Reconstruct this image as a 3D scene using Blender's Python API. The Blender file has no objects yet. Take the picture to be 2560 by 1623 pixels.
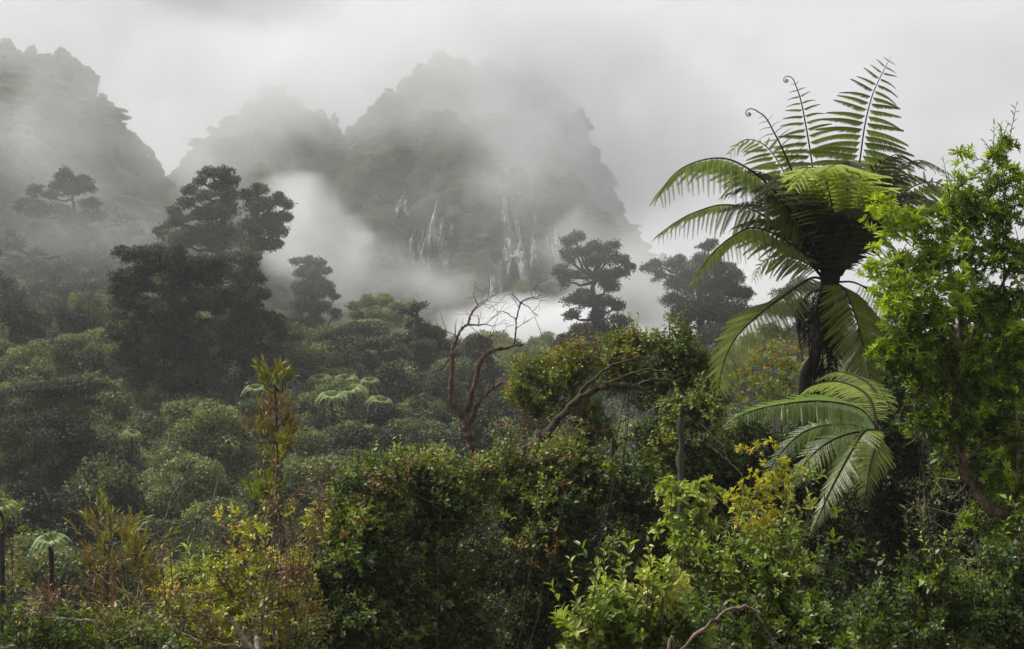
import bpy, math, random
import numpy as np
from mathutils import Vector, Matrix
R = np.random.RandomState(7)
random.seed(7)
sc = bpy.context.scene
col = sc.collection

# ------------------------------------------------------------------ camera
HAZE = 0.00038
LENS = 50.0
K = 36.0 / LENS / 2560.0
cam_d = bpy.data.cameras.new('camera'); cam_d.lens = LENS; cam_d.sensor_width = 36
cam_d.clip_start = 0.1; cam_d.clip_end = 6000
cam = bpy.data.objects.new('camera', cam_d); col.objects.link(cam)
cam.location = (0, 0, 0); cam.rotation_euler = (math.radians(90), 0, 0)
sc.camera = cam

# ------------------------------------------------------------------ sky, sun, exposure
SUN_EL, SUN_AZ = math.radians(56), math.radians(-75)      # azimuth from +Y, towards -X
world = bpy.data.worlds.new('World'); sc.world = world; world.use_nodes = True
wn, wl = world.node_tree.nodes, world.node_tree.links
wn.clear()
wo = wn.new('ShaderNodeOutputWorld'); bg = wn.new('ShaderNodeBackground')
sky = wn.new('ShaderNodeTexSky'); sky.sky_type = 'NISHITA'; sky.sun_disc = False
sky.sun_elevation = SUN_EL; sky.sun_rotation = SUN_AZ
sky.air_density = 1.0; sky.dust_density = 4.0; sky.ozone_density = 1.0
hs = wn.new('ShaderNodeHueSaturation'); hs.inputs['Saturation'].default_value = 0.12; hs.inputs['Value'].default_value = 0.75
wl.new(sky.outputs[0], hs.inputs['Color'])
tc = wn.new('ShaderNodeTexCoord'); mp = wn.new('ShaderNodeMapping')
mp.inputs['Scale'].default_value = (1.6, 1.6, 3.2); mp.inputs['Location'].default_value = (2.3, 0.4, 1.1)
wl.new(tc.outputs['Generated'], mp.inputs['Vector'])
nz = wn.new('ShaderNodeTexNoise'); nz.inputs['Scale'].default_value = 1.3; nz.inputs['Detail'].default_value = 5
nz.inputs['Roughness'].default_value = 0.5
wl.new(mp.outputs[0], nz.inputs['Vector'])
cr = wn.new('ShaderNodeValToRGB')
cr.color_ramp.elements[0].position = 0.38; cr.color_ramp.elements[0].color = (3.55, 3.55, 3.74, 1)
cr.color_ramp.elements[1].position = 0.62; cr.color_ramp.elements[1].color = (6.65, 6.65, 6.85, 1)
wl.new(nz.outputs['Fac'], cr.inputs[0])
mx = wn.new('ShaderNodeMix'); mx.data_type = 'RGBA'; mx.inputs[0].default_value = 0.86
wl.new(hs.outputs[0], mx.inputs[6]); wl.new(cr.outputs[0], mx.inputs[7])
wl.new(mx.outputs[2], bg.inputs['Color']); bg.inputs['Strength'].default_value = 0.1
wl.new(bg.outputs[0], wo.inputs['Surface'])
sd = bpy.data.lights.new('sun', 'SUN'); sd.energy = 4.2; sd.angle = math.radians(10); sd.color = (1, 0.98, 0.94)
so = bpy.data.objects.new('sun', sd); col.objects.link(so)
sdir = Vector((math.sin(SUN_AZ) * math.cos(SUN_EL), math.cos(SUN_AZ) * math.cos(SUN_EL), math.sin(SUN_EL)))
so.rotation_euler = sdir.to_track_quat('Z', 'Y').to_euler()
so.location = (0, 0, 200)
sc.view_settings.view_transform = 'Standard'; sc.view_settings.look = 'None'
sc.view_settings.exposure = 0.38; sc.view_settings.gamma = 1.0
sc.view_settings.use_curve_mapping = False
cy = sc.cycles
cy.max_bounces = 6; cy.diffuse_bounces = 3; cy.glossy_bounces = 2; cy.transmission_bounces = 3
cy.volume_bounces = 2; cy.transparent_max_bounces = 8
cy.volume_max_steps = 64; cy.volume_step_rate = 1.0
cy.use_denoising = True; cy.use_adaptive_sampling = True; cy.adaptive_threshold = 0.02
cy.caustics_reflective = False; cy.caustics_refractive = False

# ------------------------------------------------------------------ helpers
def P(px, py, Y):
    "a point of the place: direction read off the photograph, distance Y in metres"
    return np.array([(px - 1280) * K * Y, Y, (811.5 - py) * K * Y])

def nrm(a):
    return a / np.maximum(np.linalg.norm(a, axis=-1, keepdims=True), 1e-9)

def tag(o, label=None, cat=None, group=None, kind=None):
    if label: o['label'] = label
    if cat: o['category'] = cat
    if group: o['group'] = group
    if kind: o['kind'] = kind
    return o

def empty(name, loc, label=None, cat=None, group=None):
    o = bpy.data.objects.new(name, None); col.objects.link(o); o.location = [float(v) for v in loc]
    o.empty_display_size = 0.3
    tag(o, label, cat, group); return o

def make_mesh(name, V, F, mat, tint=None, smooth=False):
    "V (n,3) float, F (m,k) int, all faces with k corners"
    V = np.asarray(V, dtype=np.float32); F = np.asarray(F, dtype=np.int32)
    me = bpy.data.meshes.new(name)
    m, k = F.shape
    me.vertices.add(len(V)); me.loops.add(m * k); me.polygons.add(m)
    me.vertices.foreach_set('co', V.ravel())
    me.loops.foreach_set('vertex_index', F.ravel())
    me.polygons.foreach_set('loop_start', np.arange(0, m * k, k, dtype=np.int32))
    me.polygons.foreach_set('loop_total', np.full(m, k, dtype=np.int32))
    me.update(calc_edges=True)
    if smooth:
        me.polygons.foreach_set('use_smooth', np.ones(m, dtype=bool))
    if tint is not None:
        at = me.attributes.new('tint', 'FLOAT', 'POINT')
        at.data.foreach_set('value', np.asarray(tint, dtype=np.float32))
    me.materials.append(mat)
    return me

def obj(name, me, parent=None, loc=None, kind=None):
    o = bpy.data.objects.new(name, me); col.objects.link(o)
    if parent is not None: o.parent = parent
    if loc is not None: o.location = [float(v) for v in loc]
    if kind: o['kind'] = kind
    return o

# ------------------------------------------------------------------ materials
def ramp_set(node, stops, interp='LINEAR'):
    r = node.color_ramp; r.interpolation = interp
    while len(r.elements) < len(stops): r.elements.new(0.5)
    for e, (p, c) in zip(r.elements, stops):
        e.position = p; e.color = (c[0], c[1], c[2], 1)

def leaf_mat(name, stops, transl=0.3, rough=0.45, spec=0.4, objvar=0.15, bycolor=False):
    m = bpy.data.materials.new(name); m.use_nodes = True
    n, l = m.node_tree.nodes, m.node_tree.links
    pb = n['Principled BSDF']; out = n['Material Output']
    at = n.new('ShaderNodeAttribute'); at.attribute_name = 'tint'
    oi = n.new('ShaderNodeObjectInfo')
    ma = n.new('ShaderNodeMath'); ma.operation = 'MULTIPLY_ADD'
    ma.inputs[1].default_value = objvar
    if bycolor:
        sx = n.new('ShaderNodeSeparateColor'); l.new(oi.outputs['Color'], sx.inputs[0]); l.new(sx.outputs[0], ma.inputs[0])
    else: l.new(oi.outputs['Random'], ma.inputs[0])
    sb = n.new('ShaderNodeMath'); sb.operation = 'SUBTRACT'; sb.inputs[1].default_value = objvar / 2
    l.new(at.outputs['Fac'], sb.inputs[0]); l.new(sb.outputs[0], ma.inputs[2])
    cr = n.new('ShaderNodeValToRGB'); ramp_set(cr, stops); l.new(ma.outputs[0], cr.inputs[0])
    l.new(cr.outputs[0], pb.inputs['Base Color'])
    pb.inputs['Roughness'].default_value = rough
    pb.inputs['Specular IOR Level'].default_value = spec
    if transl > 0:
        tr = n.new('ShaderNodeBsdfTranslucent'); mi = n.new('ShaderNodeMixShader')
        mi.inputs[0].default_value = transl
        hs = n.new('ShaderNodeHueSaturation'); hs.inputs['Saturation'].default_value = 1.15
        hs.inputs['Value'].default_value = 1.3; hs.inputs['Hue'].default_value = 0.49
        l.new(cr.outputs[0], hs.inputs['Color']); l.new(hs.outputs[0], tr.inputs['Color'])
        l.new(pb.outputs[0], mi.inputs[1]); l.new(tr.outputs[0], mi.inputs[2])
        l.new(mi.outputs[0], out.inputs['Surface'])
    return m

def bark_mat(name, c1, c2, scale=6.0, stretch=0.25, rough=0.9, bump=0.4):
    m = bpy.data.materials.new(name); m.use_nodes = True
    n, l = m.node_tree.nodes, m.node_tree.links
    pb = n['Principled BSDF']
    tc = n.new('ShaderNodeTexCoord'); mp = n.new('ShaderNodeMapping')
    mp.inputs['Scale'].default_value = (1, 1, stretch); l.new(tc.outputs['Object'], mp.inputs['Vector'])
    nz = n.new('ShaderNodeTexNoise'); nz.inputs['Scale'].default_value = scale; nz.inputs['Detail'].default_value = 6
    nz.inputs['Roughness'].default_value = 0.65
    l.new(mp.outputs[0], nz.inputs['Vector'])
    cr = n.new('ShaderNodeValToRGB'); ramp_set(cr, [(0.35, c1), (0.66, c2)]); l.new(nz.outputs['Fac'], cr.inputs[0])
    l.new(cr.outputs[0], pb.inputs['Base Color']); pb.inputs['Roughness'].default_value = rough
    pb.inputs['Specular IOR Level'].default_value = 0.25
    bp = n.new('ShaderNodeBump'); bp.inputs['Strength'].default_value = bump; bp.inputs['Distance'].default_value = 0.03
    l.new(nz.outputs['Fac'], bp.inputs['Height']); l.new(bp.outputs[0], pb.inputs['Normal'])
    return m

M = {}
M['canopy'] = leaf_mat('canopy_leaf', [(0.0, (0.016, 0.022, 0.012)), (0.2, (0.042, 0.050, 0.024)), (0.5, (0.106, 0.134, 0.044)), (0.8, (0.20, 0.235, 0.07)), (1.0, (0.22, 0.24, 0.08))], 0.25, 0.6, 0.25, 0.75, True)
M['conifer'] = leaf_mat('podocarp_leaf', [(0.0, (0.03, 0.035, 0.024)), (0.5, (0.065, 0.072, 0.042)), (0.8, (0.12, 0.13, 0.06)), (1.0, (0.22, 0.23, 0.09))], 0.15, 0.6, 0.25, 0.2)
M['shade'] = leaf_mat('shade_leaf', [(0.0, (0.015, 0.022, 0.008)), (1.0, (0.045, 0.07, 0.02))], 0.1, 0.6, 0.2, 0.1)  # leaf colour darkened to carry the shade of the hollow
M['bush'] = leaf_mat('dark_bush_leaf', [(0.0, (0.018, 0.028, 0.007)), (0.35, (0.055, 0.085, 0.016)), (0.65, (0.14, 0.19, 0.032)), (0.94, (0.28, 0.33, 0.06)), (1.0, (0.27, 0.23, 0.05))], 0.3, 0.5, 0.4, 0.1)
M['bright'] = leaf_mat('bright_leaf', [(0.0, (0.04, 0.065, 0.010)), (0.3, (0.11, 0.175, 0.018)), (0.6, (0.27, 0.39, 0.035)), (0.985, (0.48, 0.58, 0.07)), (1.0, (0.4, 0.2, 0.03))], 0.4, 0.4, 0.4, 0.25)
M['vine'] = leaf_mat('vine_leaf', [(0.0, (0.03, 0.048, 0.010)), (0.4, (0.10, 0.145, 0.022)), (0.7, (0.22, 0.28, 0.045)), (0.9, (0.32, 0.30, 0.06)), (1.0, (0.24, 0.11, 0.04))], 0.35, 0.5, 0.4, 0.1)
M['pale'] = leaf_mat('pale_bush_leaf', [(0.0, (0.035, 0.058, 0.013)), (0.4, (0.13, 0.19, 0.03)), (0.7, (0.28, 0.36, 0.06)), (1.0, (0.48, 0.48, 0.12))], 0.35, 0.4, 0.45, 0.15)
M['yellow'] = leaf_mat('yellow_leaf', [(0.0, (0.12, 0.13, 0.02)), (0.4, (0.34, 0.36, 0.045)), (0.8, (0.60, 0.58, 0.08)), (0.95, (0.6, 0.5, 0.08)), (1.0, (0.5, 0.22, 0.05))], 0.35, 0.45, 0.4, 0.15)
M['rusty'] = leaf_mat('rusty_leaf', [(0.0, (0.11, 0.17, 0.02)), (0.3, (0.26, 0.26, 0.04)), (0.6, (0.23, 0.19, 0.05)), (0.8, (0.17, 0.115, 0.05)), (1.0, (0.17, 0.085, 0.045))], 0.25, 0.5, 0.35, 0.15)
M['fern'] = leaf_mat('fern_leaf', [(0.0, (0.03, 0.045, 0.012)), (0.35, (0.12, 0.165, 0.03)), (0.6, (0.27, 0.34, 0.06)), (1.0, (0.46, 0.54, 0.13))], 0.5, 0.4, 0.45, 0.2)
M['fern_shade'] = leaf_mat('shaded_fern_leaf', [(0.0, (0.015, 0.020, 0.008)), (0.5, (0.035, 0.048, 0.014)), (1.0, (0.09, 0.12, 0.03))], 0.12, 0.5, 0.35, 0.1)  # fern leaf darkened, less translucent: shade of the crown's heart put into the colour
M['fern_bright'] = leaf_mat('bright_fern_leaf', [(0.0, (0.10, 0.17, 0.02)), (1.0, (0.26, 0.38, 0.06))], 0.3, 0.4, 0.45, 0.2)  # brighter green for the long left frond of the low fern
M['fern_pale'] = leaf_mat('pale_fern_leaf', [(0.0, (0.12, 0.17, 0.05)), (1.0, (0.34, 0.42, 0.15))], 0.3, 0.5, 0.4, 0.2)
M['dead_frond'] = bark_mat('dead_frond', (0.012, 0.009, 0.006), (0.035, 0.026, 0.016), 8, 1)
M['rachis'] = bark_mat('rachis', (0.018, 0.014, 0.010), (0.035, 0.027, 0.018), 20, 1, 0.95)
M['trunk'] = bark_mat('fibrous_trunk', (0.008, 0.006, 0.005), (0.022, 0.017, 0.012), 14, 0.3)
M['bark'] = bark_mat('forest_bark', (0.03, 0.027, 0.022), (0.10, 0.09, 0.07), 3, 0.2)
M['dead'] = bark_mat('dead_wood', (0.03, 0.02, 0.016), (0.32, 0.21, 0.16), 14, 0.35, 0.9, 0.9)
M['red_wood'] = bark_mat('reddish_dead_wood', (0.02, 0.013, 0.011), (0.22, 0.14, 0.105), 14, 0.35, 0.9, 0.9)
M['twig'] = bark_mat('dark_twig', (0.03, 0.022, 0.015), (0.10, 0.075, 0.05), 12, 0.5)
M['pale_twig'] = bark_mat('pale_twig', (0.09, 0.065, 0.045), (0.42, 0.34, 0.25), 30, 0.5, 0.9, 0.9)
M['soil'] = bark_mat('leaf_litter', (0.012, 0.012, 0.007), (0.045, 0.045, 0.02), 0.4, 1)

# ------------------------------------------------------------------ tubes
def tube(pts, rad, ns=6):
    "tapered tube along a polyline; returns V, F(quads)"
    pts = np.asarray(pts, float); n = len(pts)
    rad = np.asarray(rad, float)
    T = np.gradient(pts, axis=0); T = nrm(T)
    ref = np.array([0.3, 0.9, 0.2]); U = nrm(np.cross(T, ref)); W = np.cross(T, U)
    a = np.linspace(0, 2 * np.pi, ns, endpoint=False)
    ring = (U[:, None, :] * np.cos(a)[None, :, None] + W[:, None, :] * np.sin(a)[None, :, None]) * rad[:, None, None]
    V = (pts[:, None, :] + ring).reshape(-1, 3)
    i = np.arange(n - 1)[:, None] * ns; j = np.arange(ns)[None, :]; j2 = (j + 1) % ns
    F = np.stack([i + j, i + j2, i + ns + j2, i + ns + j], -1).reshape(-1, 4)
    V = np.vstack([V, pts[-1] + T[-1] * rad[-1]])
    tip = len(V) - 1; b = (n - 1) * ns
    cap = np.array([[b + q, b + (q + 1) % ns, tip, tip] for q in range(ns)])
    cap = cap[:, [0, 1, 2]]
    return V, F, cap

class Tubes:
    def __init__(s): s.V = []; s.F = []; s.n = 0
    def add(s, pts, rad, ns=6):
        V, F, cap = tube(pts, rad, ns)
        s.V.append(V); s.F.append(F + s.n); s.n += len(V)
    def mesh(s, name, mat):
        return make_mesh(name, np.vstack(s.V), np.vstack(s.F), mat, smooth=True)

def wiggle(pts, sub=4, amp=0.02, rng=R):
    "smooth a polyline (Catmull-Rom) and roughen it"
    pts = np.asarray(pts, float)
    if len(pts) == 2: pts = np.array([pts[0], pts.mean(0), pts[1]])
    Q = np.vstack([2 * pts[0] - pts[1], pts, 2 * pts[-1] - pts[-2]])
    out = []
    for i in range(1, len(Q) - 2):
        for t in np.linspace(0, 1, sub, endpoint=False):
            a, b, c, d = Q[i - 1], Q[i], Q[i + 1], Q[i + 2]
            out.append(0.5 * ((2 * b) + (-a + c) * t + (2 * a - 5 * b + 4 * c - d) * t * t + (-a + 3 * b - 3 * c + d) * t ** 3))
    out.append(pts[-1]); out = np.array(out)
    n = len(out); w = rng.normal(0, amp, (n, 3)); w[0] = 0; w[-1] = 0
    return out + w

# ------------------------------------------------------------------ leaves
def leaf_geo(Pb, D, N, L, W, fold=0.25, kind=4):
    "Pb base, D direction, N normal (all (n,3)), L, W (n,) -> V, F"
    D = nrm(D); S = nrm(np.cross(D, N)); N = np.cross(S, D)
    L = L[:, None]; W = W[:, None]
    if kind == 4:       # diamond, folded by its own midrib through the two sides
        V = np.stack([Pb, Pb + D * L * .45 + S * W * .5 + N * W * fold, Pb + D * L - N * L * 0.12, Pb + D * L * .45 - S * W * .5 + N * W * fold], 1)
        k = 4; Fl = np.array([[0, 1, 2, 3]])
    else:               # six points: a real leaf outline with a fold along the midrib
        V = np.stack([Pb, Pb + D * L * .28 + S * W * .42 + N * W * fold, Pb + D * L * .66 + S * W * .46 + N * (W * fold - L * .04),
                      Pb + D * L - N * L * 0.14,
                      Pb + D * L * .66 - S * W * .46 + N * (W * fold - L * .04), Pb + D * L * .28 - S * W * .42 + N * W * fold], 1)
        k = 6; Fl = np.array([[0, 1, 2, 3], [0, 3, 4, 5]])
    n = len(Pb)
    F = (np.arange(n)[:, None, None] * k + Fl[None]).reshape(-1, 4)
    return V.reshape(-1, 3), F, k

def rdirs(n, rng=R):
    return nrm(rng.normal(size=(n, 3)))

def lumpy(d, seed):
    "cheap directional noise, about -1..1"
    s = np.sin(d @ np.array([5.1, 2.3, 3.7]) + seed) + np.sin(d @ np.array([-3.3, 6.1, 2.9]) * 1.3 + seed * 1.7) + \
        0.7 * np.sin(d @ np.array([7.7, -5.2, 8.1]) + seed * 2.3)
    return s / 2.7

def shell_leaves(blobs, size, cover=1.0, rng=R, aspect=0.6, low=0.35, rough=0.6, inner=0.25, lump=0.16, hang=0.0):
    "leaf-sized faces over the outside (and some inside) of ellipsoidal clumps. blobs: (n,6) centre, radii"
    Pb, D, N, T = [], [], [], []
    for b in blobs:
        c, r = np.array(b[:3]), np.array(b[3:6])
        area = 4 * np.pi * ((r[0] * r[1]) ** 1.6 + (r[0] * r[2]) ** 1.6 + (r[1] * r[2]) ** 1.6) ** (1 / 1.6) / 3 ** (1 / 1.6)
        n = int(cover * area / (size * size * aspect * 0.5)) + 4
        d = rdirs(n, rng)
        keep = (d[:, 2] > -0.25) | (rng.rand(n) < low); d = d[keep]; n = len(d)
        f = 1 + lump * lumpy(d, rng.rand() * 20) - np.where(rng.rand(n) < inner, rng.rand(n) * 0.5, rng.rand(n) * 0.22 - .06)
        p = c + d * r * f[:, None]
        nn = nrm(nrm(d / r) + rng.normal(size=(n, 3)) * rough)
        dd = np.cross(nn, rdirs(n, rng)) - np.array([0, 0, hang])
        Pb.append(p); D.append(dd); N.append(nn)
        T.append(np.clip(0.45 + rng.normal() * 0.22 + rng.normal(size=n) * 0.16, 0, 1))
    Pb, D, N, T = np.vstack(Pb), np.vstack(D), np.vstack(N), np.concatenate(T)
    n = len(Pb); L = size * (0.6 + 0.8 * rng.rand(n)); W = L * aspect
    V, F, k = leaf_geo(Pb, D, N, L, W, 0.15, 4)
    return V, F, np.repeat(T, k)

def sprays(P0, Dr, length, m, leafL, leafW, rng=R, alpha=55, whorl=False, kind=6, tint0=None, droop=0.15, jit=0.12):
    "leafy twigs: m leaves round each twig. returns V, F, tint"
    n = len(P0); Dr = nrm(Dr)
    A = nrm(np.cross(Dr, rdirs(n, rng))); B = np.cross(Dr, A)
    i = np.arange(m)
    t = (0.78 + 0.22 * i / m) if whorl else (0.15 + 0.85 * (i + .5) / m)
    ang = i * 2.399 + rng.rand(n, 1) * 6.28
    al = np.radians(alpha + rng.normal(0, 12, (n, m))) * (1.0 - 0.35 * (i / m))
    rad = A[:, None, :] * np.cos(ang)[..., None] + B[:, None, :] * np.sin(ang)[..., None]
    Dl = Dr[:, None, :] * np.cos(al)[..., None] + rad * np.sin(al)[..., None]
    Dl = Dl + rng.normal(0, jit, Dl.shape); Dl[..., 2] -= droop
    Nl = Dr[:, None, :] * np.sin(al)[..., None] - rad * np.cos(al)[..., None] + rng.normal(0, 0.25, Dl.shape)
    length = np.broadcast_to(np.asarray(length, float), (n,))
    Pb = P0[:, None, :] + Dr[:, None, :] * (length[:, None] * t)[..., None]
    s = (0.7 + 0.6 * rng.rand(n, m)) * (0.75 + 0.5 * rng.rand(n, 1))
    if tint0 is None: tint0 = np.clip(0.45 + rng.normal(0, 0.17, n), 0, 1)
    tt = np.clip(tint0[:, None] + rng.normal(0, 0.09, (n, m)), 0, 1)
    V, F, k = leaf_geo(Pb.reshape(-1, 3), Dl.reshape(-1, 3), Nl.reshape(-1, 3), (leafL * s).ravel(), (leafW * s).ravel(), 0.22, kind)
    return V, F, np.repeat(tt.ravel(), k)

def blob_points(blobs, n_per_m2, rng=R, low=0.3, inner=0.35, lump=0.2, up=0.45, holes=-9.9):
    "twig bases and directions over and inside clumps; also a tint per twig that varies clump by clump"
    Ps, Ds, Ts = [], [], []
    for b in blobs:
        c, r = np.array(b[:3]), np.array(b[3:6])
        area = 4 * np.pi * (np.prod(r) ** (2 / 3.))
        n = max(3, int(area * n_per_m2)); d = rdirs(n, rng)
        keep = (d[:, 2] > -0.3) | (rng.rand(n) < low); d = d[keep]; n = len(d)
        f = 1 + lump * lumpy(d, rng.rand() * 20) - np.where(rng.rand(n) < inner, rng.rand(n) * 0.75, rng.rand(n) * 0.15)
        Ps.append(c + d * r * f[:, None]); Ds.append(nrm(d / r) * 0.9 + rng.normal(0, 0.4, (n, 3)) + np.array([0, 0, up]))
        Ts.append(np.clip((b[6] if len(b) > 6 else 0.42) + rng.normal() * 0.07 + rng.normal(0, 0.14, n), 0, 1))
    Ps, Ds, Ts = np.vstack(Ps), np.vstack(Ds), np.concatenate(Ts)
    if holes > -9:
        k_ = lumpy(Ps * .8, 2.0) + .7 * lumpy(Ps * 2.1, 5.0) + .25 * rng.normal(size=len(Ps)) > holes
        Ps, Ds, Ts = Ps[k_], Ds[k_], Ts[k_]
    return Ps, Ds, Ts

def join(parts):
    V, F, T, n = [], [], [], 0
    for v, f, t in parts:
        V.append(v); F.append(f + n); T.append(t); n += len(v)
    return np.vstack(V), np.vstack(F), np.concatenate(T)

# ------------------------------------------------------------------ ground
def ground_z(x, y):
    x = np.asarray(x, float); y = np.asarray(y, float)
    z = np.interp(y, [-400, -40, 0, 12, 34, 62, 130, 180, 240, 330, 420, 700, 2500], [30, -1, -3.2, -5.5, -7.5, -20, -18, -14, -16, -14, -14, -16, -18])
    left = np.clip((-x - 5) / 60, 0, 1) * np.clip((y - 60) / 100, 0, 1)
    z = z + left * 5
    z = z + 0.7 * np.sin(x * .11 + 1) * np.sin(y * .09) * np.clip(y / 60, 0.2, 2) + 0.3 * np.sin(x * .43 + y * .31)
    return z

xs = np.sign(np.linspace(-1, 1, 161)) * (np.abs(np.linspace(-1, 1, 161)) ** 2) * 1500
ys = np.concatenate([np.linspace(-400, -20, 14), np.linspace(-16, 360, 120), np.linspace(380, 2500, 30)])
gx, gy = np.meshgrid(xs, ys); gz = ground_z(gx, gy)
nx, ny = len(xs), len(ys)
idx = np.arange(nx * ny).reshape(ny, nx)
GF = np.stack([idx[:-1, :-1], idx[:-1, 1:], idx[1:, 1:], idx[1:, :-1]], -1).reshape(-1, 4)
obj('ground', make_mesh('ground', np.stack([gx, gy, gz], -1).reshape(-1, 3), GF, M['soil'], smooth=True), kind='structure')

# ------------------------------------------------------------------ mountains
def rock_mat():
    m = bpy.data.materials.new('pale_cliff_rock'); m.use_nodes = True
    n, l = m.node_tree.nodes, m.node_tree.links; pb = n['Principled BSDF']
    g = n.new('ShaderNodeNewGeometry'); mp = n.new('ShaderNodeMapping'); mp.inputs['Scale'].default_value = (1.1, 0.5, 0.10)
    l.new(g.outputs['Position'], mp.inputs['Vector'])
    nz = n.new('ShaderNodeTexNoise'); nz.inputs['Scale'].default_value = 1.0; nz.inputs['Detail'].default_value = 9; nz.inputs['Roughness'].default_value = 0.7
    l.new(mp.outputs[0], nz.inputs['Vector'])
    cr = n.new('ShaderNodeValToRGB'); ramp_set(cr, [(0.36, (0.06, 0.06, 0.05)), (0.5, (0.20, 0.195, 0.18)), (0.66, (0.55, 0.54, 0.51))])
    l.new(nz.outputs['Fac'], cr.inputs[0]); l.new(cr.outputs[0], pb.inputs['Base Color']); pb.inputs['Roughness'].default_value = 0.9
    return m
M['rock'] = rock_mat()
M['slope'] = bark_mat('mountain_scrub', (0.02, 0.025, 0.014), (0.06, 0.07, 0.035), 0.12, 1)

def noise3(p, s, seed=0.0):
    d = p * s
    return lumpy(d, seed) * 0.6 + lumpy(d * 2.1 + 3.1, seed + 5) * 0.3 + lumpy(d * 4.3 + 1.7, seed + 9) * 0.15

def mountain(ridge, foot, nu=150, nv=60, seed=1.0, label=None):
    "ridge: list of (x, y, z) along the crest; foot: (y, z) of the near foot. returns object, sampler"
    ridge = np.array(ridge, float)
    u = np.linspace(0, 1, nu); d = np.r_[0, np.cumsum(np.abs(np.diff(ridge[:, 0])))]; d /= d[-1]
    rx, ry, rz = [np.interp(u, d, ridge[:, q]) for q in range(3)]
    v = np.linspace(0, 1.5, nv)
    def surf(uu, vv):
        X = np.interp(uu, u, rx); Y1 = np.interp(uu, u, ry); Z1 = np.interp(uu, u, rz)
        f = np.clip(vv, 0, 1); b = np.clip(vv - 1, 0, 1)
        y = foot[0] + (Y1 - foot[0]) * f + b * 160
        z = foot[1] + (Z1 - foot[1]) * (0.35 * f + 0.65 * f ** 0.8) - b * 120
        p = np.stack([X, y, z], -1)
        w = np.sin(np.clip(vv, 0, 1.2) / 1.2 * np.pi)[..., None] ** 0.5
        n = noise3(p, 0.02, seed)[..., None]; n2 = noise3(p, 0.07, seed + 2)[..., None]
        p = p + w * n * np.array([3, -16, 3]) + w * n2 * np.array([1.5, -4, 2.0])
        return p
    UU, VV = np.meshgrid(u, v); G = surf(UU, VV)
    ix = np.arange(nu * nv).reshape(nv, nu)
    F = np.stack([ix[:-1, :-1], ix[:-1, 1:], ix[1:, 1:], ix[1:, :-1]], -1).reshape(-1, 4)
    o = obj('mountain', make_mesh('mountain', G.reshape(-1, 3), F, M['slope'], smooth=True), kind='structure')
    if label: o['label'] = label
    return o, surf

def ridge_px(pts, Y):
    return [P(a, b, Y if len(c) == 0 else c[0]) for a, b, *c in pts]

mtA, surfA = mountain(ridge_px([(-900, 250), (-400, 60), (0, 165), (90, 150), (170, 140), (225, 200), (270, 290), (320, 350), (365, 420), (385, 440), (410, 520), (440, 580), (500, 680), (620, 800), (800, 880)], 360), (250, -14), seed=2.0)
mtB, surfB = mountain(ridge_px([(200, 700), (420, 500), (560, 330), (700, 240), (800, 300), (860, 350), (930, 300), (1000, 220), (1060, 180), (1110, 150), (1180, 200), (1290, 225), (1350, 235), (1425, 270), (1450, 330), (1465, 430), (1540, 570), (1620, 680), (1750, 770), (1950, 900)], 460), (350, -14), seed=6.0)

# pale cliffs: ribbed rock faces standing a little proud of the wooded slope
def cliff(parent, surf, px0, px1, py0, py1, Yg, seed):
    nu_, nv_ = 56, 70
    A, B = np.meshgrid(np.linspace(0, 1, nu_), np.linspace(0, 1, nv_))
    wob = 0.5 + 0.5 * np.sin(B * 5 + seed) * 0.4
    px = px0 + (px1 - px0) * (A + 0.08 * np.sin(B * 5 + seed * 2)); py = py0 + (py1 - py0) * B
    X = (px - 1280) * K * Yg; Z = (811.5 - py) * K * Yg
    # distance of the slope at this height: look along the sampled surface
    uu, vv = np.meshgrid(np.linspace(0, 1, 120), np.linspace(0, 1, 60)); S = surf(uu, vv).reshape(-1, 3)
    Yv = np.empty_like(X)
    for i in range(nv_):
        for j in range(nu_):
            s = S[:, 1]; dd = (S[:, 0] / s - X[i, j] / Yg) ** 2 + (S[:, 2] / s - Z[i, j] / Yg) ** 2
            q = np.argsort(dd)[:3]; Yv[i, j] = S[q, 1].mean()
    Ym = Yv.mean() + (Yv - Yv.mean()) * 0.7
    cn_ = .14 + .16 * np.sin(A * 9 + seed) + .12 * np.sin(A * 23 + seed * 3); cb_ = .12 + .12 * np.sin(A * 13 + seed * 2)
    edge = np.minimum(np.minimum(A, 1 - A) * 4, np.minimum((B - cn_) * 2.2, (1 - B - cb_) * 5)); edge = np.clip(edge, 0, 1)
    X = X / Yg * Ym; Z = Z / Yg * Ym
    p = np.stack([X, Ym, Z], -1)
    rib = lumpy(np.stack([X * .25, X * .11, Z * 0.03], -1), seed) + 0.5 * lumpy(np.stack([X * .7, Z * .1, X * .3], -1), seed + 3)
    Y2 = Ym - 7 * edge + 3 * (1 - edge) - rib * 1.5
    G = np.stack([X, Y2, Z], -1).reshape(-1, 3)
    ix = np.arange(nu_ * nv_).reshape(nv_, nu_)
    F = np.stack([ix[:-1, :-1], ix[1:, :-1], ix[1:, 1:], ix[:-1, 1:]], -1).reshape(-1, 4)
    fc = G[F].mean(1); er = lumpy(fc * np.array([.45, .1, .10]), seed * 3) + .7 * lumpy(fc * np.array([1.1, .3, .22]), seed)
    ee = edge.reshape(-1)[F].mean(1); F = F[(er + ee * 1.5 > .6)]
    o = obj('cliff', make_mesh('cliff', G, F, M['rock'], smooth=False), parent, kind='structure')
    return G
cliff_boxes = [(1055, 1145, 490, 710, 1.0), (1020, 1085, 560, 690, 4.0), (1245, 1355, 470, 770, 2.0), (1218, 1258, 650, 800, 3.0), (1365, 1405, 540, 690, 5.0), (985, 1040, 470, 560, 7.0)]
for c in cliff_boxes: cliff(mtB, surfB, *c[:4], 410, c[4])

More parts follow.
